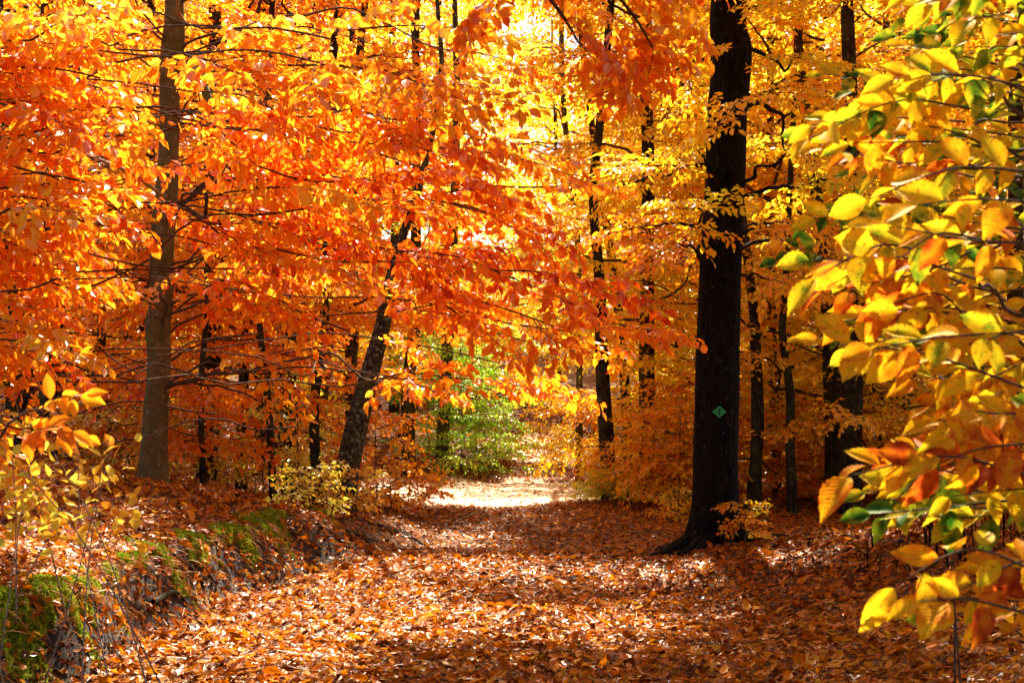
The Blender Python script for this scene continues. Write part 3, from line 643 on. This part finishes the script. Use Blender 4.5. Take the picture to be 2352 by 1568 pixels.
mid_tree('woodland_tree', 'dark trunk right of the grey one at the right side', [(2092, 1090, 30), (2086, 900, 28), (2080, 700, 26)], 26.5, C_FLAT[0], None, .1)
mid_tree('woodland_tree', 'dark trunk in the top right corner behind green leaves', [(2330, 1080, 40), (2335, 600, 38), (2338, 100, 34)], 19, C_FLAT[0], None, .04, dx=.5)
mid_tree('forked_tree', 'forking brown trunk high in the yellow leaves at upper right', [(1985, 1060, 34), (1980, 600, 30), (2000, 380, 28), (1990, 200, 26), (1960, 100, 16)], 24, C_FLAT[1], None, .06)
mid_tree('leaning_tree', 'slanting brown trunk in the yellow leaves right of the big marked tree', [(2040, 1090, 28), (1970, 420, 24), (1915, 240, 22), (1860, 130, 16)], 22.5, None, None)
# rows of the wood behind; each is a tree with its own trunk, copies share mesh data
far_proto = None
rows = []
gg = np.random.default_rng(77)
for Y, xr, nn in ((25, (-9, 9), 5), (31, (-12, 12), 8), (36, (-14, 14), 9), (42, (-16, 17), 10), (49, (-19, 20), 11)):
    for k in range(nn):
        x = xr[0] + (xr[1]-xr[0])*(k+gg.uniform(.15, .85))/nn; y = Y + gg.uniform(-1.8, 1.8)
        if abs(x+.2) < 3.2 and y < 29: continue
        if abs(x-.6) < 1.6 and y < 41: continue
        if abs(x) < 3.2 and y < 34: continue
        if -2 < x < 2.6 and y < 39: continue
        if abs(x-1.2) < 3 and y < 45: continue
        rows.append((x, y))
def straight_trunk(seed, h, r):
    g = np.random.default_rng(seed); n = 16; z = np.linspace(-.3, h, n); P = np.stack([.25*wob(z, z*0+seed, .25), .25*wob(z, z*0+seed+5, .25), z], 1); P[:, :2] -= P[1, :2]
    o = build('trunk', [(*tube(P, r*np.linspace(1, .35, n), 10), .5, 0, None)], [BARK_MID], None, None, True); me = o.data; bpy.data.objects.remove(o); return me
TR = [straight_trunk(5, 14, .13), straight_trunk(6, 16, .17), straight_trunk(8, 13, .09)]
side_word = lambda x: 'left of the path' if x < 0 else 'right of the path'
for k, (x, y) in enumerate(rows):
    z = float(ground_z(x, y)); r = empty('woodland_tree', (x, y, z)); farrow = y > 33
    tag(r, ('distant %s tree in the background wood %s' if farrow else '%s tree standing among the wood behind the clearing, %s') % (('yellow-orange', 'golden')[x > -3], side_word(x)), 'tree', 'trees of the wood behind, ' + ('far, ' if farrow else 'nearer, ') + side_word(x))
    t = bpy.data.objects.new('trunk', TR[k % 3]); COL.objects.link(t); t.parent = r
    if not farrow: me = C_HANG[k % 2] if x < -3.5 else C_FLAT[k % 2]
    else: me = C_FAR[k % 2]
    c = bpy.data.objects.new('crown', me); COL.objects.link(c); c.parent = r; c.rotation_euler = (0, 0, gg.uniform(0, 6.28)); s_ = gg.uniform(.9, 1.15); c.scale = (s_, s_, s_)
    c.color = (.5 + (gg.normal(.15, .06) if x > -3 else gg.normal(.02, .06)), .5, .5, 1)
# far-off wood that reads as one mass
g = np.random.default_rng(88); cr = Crown()
for k in range(2300):
    x = g.uniform(-34, 34); y = g.uniform(55, 74); z = float(ground_z(x, y)) + g.uniform(.5, 19)
    a = g.uniform(0, 6.28); cr.add(FAR[g.integers(6)], [x, y, z], [math.cos(a), math.sin(a), g.normal(0, .15)], g.uniform(1.1, 1.8), .54 + g.normal(0, .10) - (.12 if x < -8 else 0), g.normal(0, .3))
o = build('distant_wood', cr.parts(1.35), [YELLOW, TWIG]); tag(o, 'golden mass of the far-off wood', 'woodland', kind='stuff'); print('far wood', cr.n())

# ------------------------------------------------------------------ saplings and bushes
def sapling(name, label, x, y, h, temps, mat, tone, nb, spread, g, stem=TWIG, group=None, r0=.012, cat='sapling', lean=(0, 0), low=.2, step=.2, sc_=(.6, 1.0), dx=0):
    z = float(ground_z(x, y)); loc = np.array([x, y, z]); r = empty(name, loc); tag(r, label, cat, group)
    P = curve([loc-[0, 0, .05], loc+[lean[0]*.3+g.normal(0, .03), lean[1]*.3, h*.4], loc+[lean[0]+g.normal(0, .04), lean[1], h]], 14)
    build('stem', [(*tube(P, np.linspace(r0, .003, 14), 7), .5, 0, None)], [stem], r, loc, True); cr = Crown(); lp = []
    for k in range(nb):
        f = low + (1-low)*(k+.5)/nb; p = P[int(f*13)]; a = k*2.4 + g.normal(0, .4); l = spread*g.uniform(.5, 1.1)*(1.1-.5*f)
        e = p + np.array([math.cos(a)*l, math.sin(a)*l, l*g.uniform(.05, .4)]); lc = limb_curve(p, e, .05, 6, g); lp.append(limb_part(lc, r0*.45, 4)); dress(cr, lc, temps, g, tone+g.normal(0, .08), .2, step, sc_, False)
    parts = cr.parts(); build('foliage', parts + [(a_, b_, c_, 1, e_) for a_, b_, c_, d_, e_ in lp], [mat, stem], r, loc); return r
g = np.random.default_rng(5)
def xy(px, Y): return at(px, 900, Y)[0], Y
sapling('orange_sapling', 'orange-leaved sapling right behind the leaning tree', *xy(868, 18.6), 1.8, LOOSE, ORANGE, .55, 12, .75, g)
sapling('orange_sapling', 'low orange sapling between the leaning tree and the clearing', *xy(900, 18.9), .7, SMALL, YELLOW, .32, 9, .4, g, sc_=(.8, 1.2))
sapling('yellow_sapling', 'low yellow-orange sapling at the foot of the leaning tree', *xy(790, 15.8), .55, SMALL, PALEY, .25, 8, .3, g, sc_=(.8, 1.1))
sapling('yellow_sapling', 'small yellow-green plant on the bank left of the leaning tree', *xy(715, 13.9), .50, SMALL, PALEY, .75, 6, .22, g, sc_=(.7, 1.0))
sapling('yellow_sapling', 'yellow sapling between the two dark trunks left of the leaning tree', *xy(690, 18.2), 1.9, LOOSE, PALEY, .75, 8, .5, g)
sapling('green_bush', 'bright green bush at the bend of the path behind the clearing', *xy(1060, 28.2), 2.5, LOOSE, GREEN, .62, 22, 1.1, g, cat='bush', step=.16, low=.05)
sapling('green_bush', 'dark green bush left of the brown trunk behind the clearing', *xy(985, 29.5), 2.9, LOOSE, GREEN, .30, 18, .9, g, cat='bush', step=.18, low=.3)
sapling('green_bush', 'yellow-green bush right of the bright green one', *xy(1140, 29.5), 2.0, LOOSE, GREEN, .85, 16, .75, g, cat='bush', step=.18, low=.2)
sapling('green_bush', 'tall yellow-green young tree above the green bushes', *xy(1095, 32), 4.6, LOOSE, GREEN, .95, 22, 1.3, g, cat='bush', step=.2, low=.4)
for px, Y, h, t, sprd, lab in ((1475, 21.2, 1.5, .50, .6, 'rust-orange low sapling left of the big marked tree, beside the dark trunk'), (1560, 20.2, 1.5, .52, .6, 'rust-orange sapling close left of the big marked tree'), (1580, 21.0, 1.9, .34, .8, 'orange sapling behind the left side of the big marked tree'),
                          (1445, 21.6, .55, .95, .3, 'low yellow-green sapling at the right edge of the sandy clearing'), (1780, 21.6, 1.5, .34, .9, 'low orange sapling between the two slim trunks right of the marked tree'), (1870, 21.4, 1.4, .40, .9, 'low orange sapling left of the stout rough trunk'),
                          (1975, 22.0, 1.5, .50, .9, 'golden sapling right of the stout rough trunk'), (2110, 21, 1.2, .55, .8, 'golden sapling behind the hornbeam leaves at right'), (1330, 29.5, 1.6, .55, 1.1, 'golden sapling on the slope beyond the clearing')):
    sapling('low_sapling', lab, *xy(px, Y), h, LOOSE, YELLOW, t, int(9+5*h), sprd, g, step=.2)
sapling('beech_seedling', 'little orange-leaved seedling at the right foot of the big marked tree', *xy(1705, 13.45), .45, SMALL, YELLOW, .38, 5, .14, g, sc_=(.45, .65), lean=(.12, 0), low=.35, r0=.005)
sapling('beech_seedling', 'yellowish seedling in the shade left behind the big marked tree', *xy(1560, 18.5), .40, SMALL, YELLOW, .60, 6, .25, g, sc_=(.8, 1.0))
for px, Y, h, lab in ((330, 16.5, .9, 'low yellow sapling at the foot of the grey beech, behind it'), (450, 17.5, 1.1, 'low yellow sapling between the grey beech and the slim brown trunk'), (610, 17.2, 1.0, 'low yellow sapling at the foot of the dark upright trunk'),
                      (250, 15.5, .8, 'low yellow sapling on the bank just left of the grey beech'), (740, 19.5, 1.2, 'low yellow sapling between the forked trunks and the leaning tree')):
    sapling('yellow_sapling', lab, *xy(px, Y), h, SMALL, PALEY, .45, 10, .45, g, group='low yellow saplings behind the grey beech', sc_=(.9, 1.3))

# ------------------------------------------------------------------ near shrub at the right: hornbeam with large veined leaves
def near_leaf_twigs(specs, g, leaf=.078, gap=.036):
    P = []; D = []; N = []; S = []; T = []; tubes = []
    for (a, b, sag, tone, r) in specs:
        c = curve([a, (a+b)/2 + np.array([0, 0, sag]) + g.normal(0, .015, 3), b], 10); l = np.linalg.norm(np.diff(c, axis=0), axis=1).sum(); tubes.append(tube(c, np.linspace(r, .0012, 10), 6))
        n = max(3, int(l/gap))
        for k in range(n):
            f = .12 + .88*(k+.5)/n if k < n-1 else 1.; q = f*9; i = min(int(q), 8); p = c[i]+(c[i+1]-c[i])*(q-i); d = nrm(c[i+1]-c[i]); side = 1 if k % 2 else -1
            # leaves lie in a loose fan about the twig; each turns its own way
            up = nrm(np.array([g.normal(0, .4), -1.0+g.normal(0, .6), .75+g.normal(0, .3)])); sd = np.cross(up, d); a_ = side*g.normal(.9, .25) if k < n-1 else g.normal(0, .25)
            dd = nrm(d*math.cos(a_) + sd*math.sin(a_) + np.array([0, 0, -abs(g.normal(.12, .28))]))
            P.append(p + dd*.008); D.append(dd); N.append(up); S.append(leaf*g.uniform(.68, 1.15)); T.append(np.clip(tone + g.normal(0, .13), 0, 1))
    v, q, t, uv = leaves(np.array(P), np.array(D), np.array(N), np.array(S), np.array(T), 'near', g.uniform(.66, .98, len(P)), g.normal(-.03, .13, len(P)))
    nv = 0; V = []; Q = []
    for a_, b_ in tubes: V.append(a_); Q.append(b_+nv); nv += len(a_)
    return [(v, q, t, 0, uv), (np.concatenate(V), np.concatenate(Q), .5, 1, None)], len(P)
BX = ([-50, 0, 150, 300, 450, 600, 700, 800, 860, 950, 1050, 1120, 1200, 1245, 1290, 1350, 1440], [2060, 2060, 1960, 1810, 1900, 1810, 1850, 1880, 2060, 2100, 1950, 1940, 2010, 2290, 2080, 2030, 2150])
def bxf(py): return float(np.interp(py, *BX))
def zone_tone(px, py, g):
    t = .52
    if py < 330: t = .74
    if 250 < py < 420 and px > 2100: t = .72
    if 400 < py < 640 and px < 2050: t = .72 if g.random() < .45 else .45
    if 420 < py < 640 and px > 2250: t = .85
    if 640 < py < 900: t = .55
    if 900 < py < 990: t = .84 if g.random() < .4 else .5
    if 1000 < py < 1130: t = .30 if g.random() < .6 else .6
    if 1130 < py < 1220: t = .80
    if py > 1230: t = .50
    return t - .10 + g.normal(0, .08)
g = np.random.default_rng(2024); specs = []
for k in range(112):
    py = g.uniform(-60, 1200) if k < 104 else g.uniform(1290, 1420); b_ = bxf(py); px = b_ + abs(g.normal(0, 1))*190
    if px > 2420: px = g.uniform(b_, 2400)
    Y = (g.uniform(2.9, 4.2) if py < 380 else g.uniform(2.45, 3.6)); t = zone_tone(px, py, g)
    L_ = g.uniform(230, 420); a = at(px + L_, py + g.uniform(-90, 60), Y + g.uniform(-.1, .25)); b = at(px+35, py, Y); specs.append((a, b, g.uniform(0, .03), t, .0030))
for k in range(48):
    py = g.uniform(-60, 900); px = g.uniform(bxf(py)-70, 2380); Y = g.uniform(3.9, 6.2); t = (.78 if py < 620 else .6) + g.normal(0, .1)
    specs.append((at(px+g.uniform(150, 260), py+g.uniform(-60, 60), Y), at(px+20, py, Y+g.normal(0, .2)), g.uniform(0, .03), t, .002))
NS = len(specs)
specs += [(at(2420, 470, 2.4), at(2110, 470, 2.35), .02, .50, .003), (at(2400, 560, 2.35), at(2060, 520, 2.35), .02, .42, .003), (at(2380, 900, 2.5), at(1900, 790, 2.5), .03, .52, .003),
          (at(2400, 760, 2.5), at(2010, 800, 2.45), .02, .50, .003), (at(2360, 1090, 2.4), at(1960, 1090, 2.45), .02, .28, .003), (at(2420, 1330, 2.2), at(2060, 1340, 2.25), .03, .50, .003), (at(2400, 1420, 2.2), at(2110, 1380, 2.2), .03, .45, .003),
          (at(2240, 640, 2.5), at(1900, 660, 2.6), .02, .22, .003), (at(2300, 1150, 2.7), at(2010, 1180, 2.7), .02, .95, .003)]
sx, sy = at(2560, 900, 2.9)[0], 2.9; loc = np.array([sx, sy, float(ground_z(sx, sy))])
hb = empty('hornbeam_shrub', loc); tag(hb, 'close yellow and green leafy shrub with large ribbed leaves filling the right edge', 'shrub')
parts, nl = near_leaf_twigs(specs, g); build('foliage', parts, [NEARL, TWIG], hb, loc, True); print('near leaves', nl)
S0 = curve([loc-[0, 0, .05], loc+[.02, 0, .8], loc+[-.05, .05, 1.8], loc+[0, .1, 2.9]], 24)
build('stem', [(*tube(S0, np.linspace(.024, .008, 24), 10), .5, 0, None)], [TWIG], hb, loc, True)
for k, (a, b, s_, t, r) in enumerate(specs):
    if k % 3 == 0 or k >= NS:
        p = S0[int(np.argmin(abs(S0[:, 2]-(a[2]-.12))))]; lc = limb_curve(p, a, .03, 8, g); build('branch', [(*tube(lc, np.linspace(.006, .0032, len(lc)), 6), .5, 0, None)], [TWIG], hb, loc, True)
# two bare upright stems in front of it, lower right
for px0, px1, py1, Y in ((2200, 2185, 1290, 3.2), (2140, 2190, 1180, 3.8)):
    x = at(px0, 900, Y)[0]; b0 = np.array([x, Y, float(ground_z(x, Y))]); c = curve([b0, (b0+at(px1, py1, Y))/2+[.02, 0, 0], at(px1, py1, Y)], 12)
    build('stem', [(*tube(c, np.linspace(.006, .002, 12), 6), .5, 0, None)], [TWIG], hb, loc, True)

# left foreground: pale yellow shrub on the bank
g = np.random.default_rng(12)
sx, sy = at(150, 900, 7.4)[0], 7.4; loc = np.array([sx, sy, float(ground_z(sx, sy))]); ys_ = empty('yellow_shrub', loc)
tag(ys_, 'small-leaved pale yellow shrub with pale bare twigs on the bank at lower left', 'shrub')
PP = []; DD = []; NN = []; SS = []; TT = []; tb = []
for k in range(60):
    e = at(g.uniform(-80, 350), 900 + 290*g.beta(1.5, 2.0), g.uniform(6.3, 8.2)); b0 = loc + g.normal(0, .30, 3)*[1, 1, 0]; b0[2] = float(ground_z(b0[0], b0[1]))
    c = curve([b0, b0*.5+e*.5+np.array([0, 0, .08])+g.normal(0, .05, 3), e], 12)
    if k < 9: tb.append(tube(c, np.linspace(.005, .0015, 12), 5))
    for j in range(4):
        f = 1-.45*g.random(); p = c[int(f*11)]; d = nrm(np.array([g.normal(0, 1), g.normal(0, 1), g.normal(.3, .6)])); d = nrm(d + nrm(c[-1]-c[-3])*.6)
        PP.append(p + g.normal(0, .02, 3)); DD.append(d); NN.append(nrm(np.array([g.normal(0, .6), -.3+g.normal(0, .6), 1.]))); SS.append(g.uniform(.05, .085)); TT.append(np.clip(.42+g.normal(0, .2), 0, 1))
v, q, t, uv = leaves(np.array(PP), np.array(DD), np.array(NN), np.array(SS), np.array(TT), 'near', None, g.normal(0, .15, len(PP)))
build('foliage', [(v, q, t, 0, uv)], [PALEY], ys_, loc, True)
for v, q in tb: build('stem', [(v, q, .5, 0, None)], [PALETWIG], ys_, loc, True)
# bright orange near spray on a leaning stem
sx, sy = -1.35, 3.15; loc = np.array([sx, sy, float(ground_z(sx, sy))]); os_ = empty('orange_sapling', loc); tag(os_, 'glowing orange sapling tip close to the viewer at the left edge', 'sapling')
tip = at(190, 930, 3.1); st = curve([loc, loc*.5+at(-160, 1250, 3.15)*.5, at(-20, 1040, 3.1), tip], 16); build('stem', [(*tube(st, np.linspace(.007, .002, 16), 6), .5, 0, None)], [TWIG], os_, loc, True)
sp_ = [(at(70, 980, 3.1), at(190, 910, 3.05), .02, .52, .002), (at(60, 1000, 3.1), at(130, 980, 3.0), .02, .48, .002), (at(90, 990, 3.1), at(190, 1000, 3.2), .01, .6, .002)]
parts, n_ = near_leaf_twigs(sp_, g, .052, .014); build('foliage', parts, [ORANGE, TWIG], os_, loc, True)

# ------------------------------------------------------------------ high crowns out of the picture's top: added to throw the dappled shade
g = np.random.default_rng(55)
def shade_tree(name, label, x, y, h, nspr, region, roots, tone, mat, own=None):
    pass
cands = []
for k in range(11000):
    Y = g.uniform(7.5, 36); z = CAMZ + .30*Y + .45 + g.uniform(0, 2.6) ; x = g.uniform(-6.5, 8.5); p = np.array([x, Y, z]); fx, fy = sun_foot(p)
    if fy < 2.5 or fy > 28 or abs(fx) > 8: continue
    # spray is about a metre wide: sample its footprint
    if any(lit_wanted(fx+dx_, fy+dy_) for dx_, dy_ in ((0, 0), (.55, 0), (-.55, 0), (0, .5), (0, -.5), (.3, .3), (-.3, -.3), (.3, -.3), (-.3, .3))): continue
    cands.append((p, fx, fy))
# thin out so that each patch of ground gets about the same cover
cell = {}
keep = []
for p, fx, fy in cands:
    kx, ky = int(fx/.45), int(fy/.45); c = cell.get((kx, ky), 0)
    lim = 2
    if c >= lim: continue
    if fy < 13.6 and fx < -.9 and g.random() < .93: continue
    if fy < 8.6 and fx < 1.2 and g.random() < .6: continue
    if fy >= 13.6 and (fy > 21.5 or abs(fx) > 2.6 or g.random() < .35): continue
    cell[(kx, ky)] = c+1; keep.append(p)
owners = [(np.array([-5.2, 11.5]), 'added tall beech outside the left edge whose high crown shades the bank', ORANGE, .5), (np.array([5.8, 12.5]), 'added tall beech outside the right edge whose high crown shades the path', YELLOW, .5),
          (np.array([4.6, 19.5]), 'added tall golden shade tree right of the path reaching above the picture', YELLOW, .5), (np.array([-4.4, 20.5]), 'added tall orange shade tree left of the path reaching above the picture', ORANGE, .5), (np.array([3.6, 27.5]), 'added tall golden shade tree beyond the stout trunks, its top above the picture', YELLOW, .55), (np.array([-4.6, 28.5]), 'added tall golden shade tree left behind the clearing, its top above the picture', YELLOW, .5)]  # trees added to carry the sprays placed for their shadows
for k, (o2, lab, mt, tn) in enumerate(owners):
    mine = [p for p in keep if int(np.argmin([np.hypot(*(p[:2]-q[0])) for q in owners])) == k]
    if not mine: continue
    loc = np.array([o2[0], o2[1], float(ground_z(*o2))]); r = empty('added_shade_tree', loc); tag(r, lab, 'tree')
    hmax = max(p[2] for p in mine)-.4; c = curve([loc-[0, 0, .2], loc+[.1, 0, hmax*.4], loc+[-.05, .1, hmax]], 30); build('trunk', [(*tube(c, np.linspace(.17, .06, 30), 14), .5, 0, None)], [BARK_MID], r, loc, True)
    cr = Crown(); lp = []
    for j, p in enumerate(mine):
        d = p-np.array([o2[0], o2[1], p[2]]); l = np.hypot(d[0], d[1])+.01; d = d/l; a = g.normal(0, .5); d = np.array([d[0]*math.cos(a)-d[1]*math.sin(a), d[0]*math.sin(a)+d[1]*math.cos(a), -.05])
        cr.add(FLAT[g.integers(7)], p-d*.5, d, g.uniform(.9, 1.15), tn+g.normal(0, .1), g.normal(0, .2))
        if j % 9 == 0:
            zz = min(max(p[2]-.5*l*.6, CAMZ+.30*o2[1]), hmax); p0 = c[int(np.argmin(abs(c[:, 2]-zz)))]; lp.append(limb_part(limb_curve(p0, p-d*.5, .05, 8, g), .03, 5))
    build('crown', cr.parts() + [(a_, b_, c_, 1, e_) for a_, b_, c_, d_, e_ in lp], [mt, TWIG], r, loc); print('shade', k, cr.n())

# ------------------------------------------------------------------ leaf litter
g = np.random.default_rng(99)
def sand_in(x, y):
    a = np.arctan2((y-SCY)/SRY, (x-SCX)/SRX); r = np.hypot((x-SCX)/SRX, (y-SCY)/SRY)/sand_edge(a); return r
def normals(x, y):
    e = .03; zx = (ground_z(x+e, y)-ground_z(x-e, y))/(2*e); zy = (ground_z(x, y+e)-ground_z(x, y-e))/(2*e); return nrm(np.stack([-zx, -zy, np.ones_like(zx)], 1))
def litter(n, x0, x1, y0, y1, smin, smax, tiltv, hmax, shape='curl', tone=None, clear=True, slope_keep=.55):
    x = g.uniform(x0, x1, n); y = g.uniform(y0, y1, n); vis = abs(x) < y*.36/ .96 + 1.2; x, y = x[vis], y[vis]
    if clear:
        r = sand_in(x, y); k = (r > .97) | (g.random(len(x)) < .05); x, y = x[k], y[k]
    N = normals(x, y); k = (N[:, 2] > .84) | (g.random(len(x)) < slope_keep); x, y, N = x[k], y[k], N[k]; m = len(x)
    P = np.stack([x, y, ground_z(x, y)], 1) + N*g.uniform(.003, hmax, m)[:, None]
    a = g.uniform(0, 6.28, m); D = np.stack([np.cos(a), np.sin(a), g.normal(0, .16, m)], 1); D = D - (D*N).sum(1, keepdims=True)*N + N*g.normal(.02, tiltv*.5, m)[:, None]
    NN = N + g.normal(0, tiltv, (m, 3))
    patch = .10*wob(x, y, .9)
    T = np.clip(g.beta(1.5, 1.8, m)*.95 + patch, 0, 1) if tone is None else np.clip(g.normal(tone, .18, m), 0, 1)
    return leaves(P, D, NN, g.uniform(smin, smax, m), T, shape, g.uniform(.8, 1.2, m), g.normal(.02, .22, m) if shape == 'curl' else None)
def Lp(t, m): v, q, tt, uv = t; return (v, q, tt, m, uv)
A = Lp(litter(120000, -5, 5.2, 5.0, 14, .034, .072, .38, .035), 0)
B = Lp(litter(120000, -10, 10, 14, 30, .045, .085, .24, .035), 0)
C_ = Lp(litter(26000, -16, 16, 30, 48, .09, .15, .4, .05), 0)
A2 = Lp(litter(6000, -5, 5.2, 5.0, 14, .075, .115, .4, .045), 0)
o = build('leaf_litter', [A, A2, B, C_], [LITTER]); tag(o, 'carpet of fallen orange and brown leaves over the path and banks', 'fallen leaves', kind='stuff'); print('litter', len(A[1])//3, len(B[1])//3)
Nn = Lp(litter(80000, -5, 5, 5.0, 14.5, .07, .13, .25, .035, 'needle', .5), 0); N2 = Lp(litter(30000, -5, 6, 14, 20, .08, .15, .25, .03, 'needle', .45), 0)
o = build('pine_needles', [Nn, N2], [NEEDLE]); tag(o, 'dry tan pine needles strewn between the fallen leaves', 'needles', kind='stuff')
D_ = Lp(litter(1500, -3, 3, 20.5, 27, .03, .06, .3, .015, 'curl', .35, False), 0)
k = np.arange(len(D_[1])//3)
o = build('leaf_scatter', [D_], [LITTER]); tag(o, 'small brown leaves scattered over the sandy clearing', 'fallen leaves', kind='stuff')

# ------------------------------------------------------------------ bank: moss, hanging dry grass, roots, sticks
def bank_x(y): return np.interp(y, [0, 7, 9.5, 11.4, 13.9, 15.5, 17], [-2.6, -2.62, -2.66, -2.36, -1.98, -1.7, -1.65]) + .10*wob(0*y, y, 2.2) + .07*wob(0*y+3, y, 5)
mossc = [(6.3, .5, .5), (8.7, .2, .25), (10.2, .22, .3), (10.6, .35, .35), (11.3, .4, .25), (11.9, .3, .3), (12.9, .4, .2), (7.5, .14, .25)]
n = 190000; y = g.uniform(5.6, 14.2, n); o_ = g.normal(.06, .09, n); x = bank_x(y) + o_
mk = wob(x, y, 4.2)*.28 + wob(x+5, y, 13)*.38 + .30*np.exp(-((y-11.6)/1.8)**2) + .25*np.exp(-((y-7)/.8)**2) - .15*np.exp(-((y-9)/.9)**2) - 1.6*np.abs(o_-.06)
mk = mk + .16; k = mk > .12; x, y, mk = x[k], y[k], mk[k]
P = [np.stack([x, y, ground_z(x, y) + .03*np.clip((mk-.12)*2.5, 0, 1) + .006], 1)]; N = [normals(x, y)]
P = np.concatenate(P); N = np.concatenate(N); m = len(P); D = nrm(N + g.normal(0, .55, (m, 3)))
t = leaves(P-D*.012, D, g.normal(0, 1, (m, 3)), g.uniform(.022, .042, m), np.clip(g.normal(.55, .25, m), 0, 1), 'far', g.uniform(.7, 1.2, m)); o = build('moss', [Lp(t, 0)], [MOSS]); tag(o, 'bright green moss cushions along the edge of the left bank', 'moss', kind='stuff'); print('moss', m)
# dry grass and needles hanging down the bank face
def strands(n, ymin, ymax, lmin, lmax, off, g):
    y = g.uniform(ymin, ymax, n); x = bank_x(y) + off + g.normal(0, .10, n); z = ground_z(x, y); L_ = g.uniform(lmin, lmax, n); tn = np.clip(g.normal(.6, .22, n), 0, 1); wd = g.uniform(.0015, .003, n)
    dx_ = g.uniform(.25, .9, n); dy_ = g.normal(-.15, .5, n); V = []
    for k in range(5):
        f = k/4; px_ = x + dx_*f*L_; py_ = y + dy_*f*L_; pz = np.maximum(z + .015 + .05*f - .62*f*f*L_, ground_z(px_, py_)+.012)
        for s_ in (-1, 1): V.append(np.stack([px_, py_ + s_*wd*(1-.7*f), pz + s_*wd*.5], 1))
    V = np.stack(V, 1).reshape(-1, 3); q = np.array([[2*k, 2*k+1, 2*k+3, 2*k+2] for k in range(4)]); Q = (q[None] + (np.arange(n)*10)[:, None, None]).reshape(-1, 4)
    return (V, Q, np.repeat(tn, 10), 0, None)
o = build('dry_grass', [strands(800, 5.6, 13.8, .08, .30, .05, g)], [NEEDLE]); tag(o, 'dry straw-coloured grass and needles hanging over the left bank', 'dry grass', kind='stuff')
def ground_stick(name, label, pts2, r0, mat=BARK_MID, lift=.02, cat='root', group=None, n=16, r1=.006):
    pts = []
    for x, y in pts2: pts.append([x, y, float(ground_z(x, y)) + lift])
    c = curve(pts, n); loc = c[0].copy(); v, q = tube(c, np.linspace(r0, r1, n), 7); v[:, 2] = v[:, 2] + 0
    o = build(name, [(v, q, .5, 0, None)], [mat], None, loc, True); tag(o, label, cat, group); return o
def gp(px, py):   # photo pixel to a point on the ground
    for Y in np.arange(5, 40, .04):
        p = at(px, py, Y)
        if p[2] <= ground_z(p[0], Y): return p[0], Y
    return p[0], Y
for pts, r, lab in (([(730, 1215), (800, 1225), (870, 1250)], .028, 'dark root sticking out of the bank near the leaning tree'), ([(870, 1215), (940, 1235), (985, 1262)], .03, 'dark exposed root curving down to the path below the leaning tree'), ([(780, 1195), (860, 1205), (920, 1225), (975, 1240)], .022, 'thin dark root crossing the end of the bank'),
                    ([(660, 1225), (710, 1250), (740, 1270)], .03, 'short dark root below the moss on the bank'), ([(350, 1400), (400, 1370), (430, 1400)], .03, 'black root in the undercut of the bank'), ([(400, 1290), (450, 1330), (470, 1360)], .03, 'dark root dangling on the bank face by the moss')):
    ground_stick('exposed_root', lab, [gp(*p) for p in pts], r)
for pts, r, lab, mt in (([(170, 1400), (260, 1355), (330, 1320)], .008, 'thin dark twig lying on the bank at lower left', TWIG), ([(480, 1070), (620, 1090), (790, 1145), (1010, 1140)], .012, 'thin dark fallen branch beside the leaning tree', TWIG),
                        ([(1820, 1300), (1900, 1268), (2000, 1235)], .008, 'dark twig along the sunlit crest at right', TWIG), ([(1960, 1160), (1850, 1150), (1760, 1180)], .02, 'fallen dark branch behind the big marked tree', BARK_MID), ([(40, 1328), (80, 1322), (105, 1322)], .008, 'short pale twig on the leaves at the left edge', PALETWIG)):
    ground_stick('fallen_branch', lab, [gp(*p) for p in pts], r, mt, .03, 'branch')
# small dark stones on the path
STONE = bark_mat('dark stone', (.015, .012, .01), (.06, .05, .045), 30, (.1, .1, .09), .7, .5, 1)
def stone(px, py, r, lab, mat=STONE):
    x, y = gp(px, py); loc = np.array([x, y, float(ground_z(x, y))]); u = np.linspace(.02, math.pi-.02, 12); v_ = np.arange(16)/16*2*math.pi
    U, W_ = np.meshgrid(u, v_, indexing='ij'); n = 1 + .18*np.sin(3*U+2*W_+px) + .12*np.sin(5*W_+px) ; X = np.stack([np.sin(U)*np.cos(W_)*n*r*1.3, np.sin(U)*np.sin(W_)*n*r, np.cos(U)*n*r*.65 + r*.15], -1).reshape(-1, 3) + loc
    i = np.arange(11)[:, None]*16; j = np.arange(16)[None]; j2 = (j+1) % 16; Q = np.stack([i+j, i+16+j, i+16+j2, i+j2], -1).reshape(-1, 4)
    o = build('stone', [(X, Q, .5, 0, None)], [mat], None, loc, True); tag(o, lab, 'stone')
stone(1212, 1310-78, .045, 'small dark stone in the shaded middle of the path'); stone(1420, 1385-120, .03, 'tiny dark stone on the path left of the big marked tree')
stone(590, 1415-15, .05, 'grey stone among the sunlit leaves at the foot of the bank', plain('grey stone', (.22, .2, .18), .7))
# thicket of thin dark dead stems at the right, behind the near leaves
g = np.random.default_rng(31)
for k in range(46):
    px = g.uniform(2120, 2345) if k < 34 else g.uniform(1980, 2150); Y = g.uniform(10.2, 12.0); x = at(px, 900, Y)[0]; z = float(ground_z(x, Y)); h = g.uniform(.45, 1.0) if k < 26 else g.uniform(.25, .5)
    b = np.array([x, Y, z]); c = curve([b-[0, 0, .03], b+[g.normal(0, .03), 0, h*.5], b+[g.normal(0, .07), g.normal(0, .05), h]], 8); o = build('dead_stem', [(*tube(c, np.linspace(g.uniform(.004, .012), .002, 8), 5), .5, 0, None)], [BARK_DARK], None, b, True)
    tag(o, 'thin dark dead stem standing in the thicket under the hornbeam leaves at right', 'dead stem', 'dead stems at the right')
print('objects', len(bpy.data.objects))
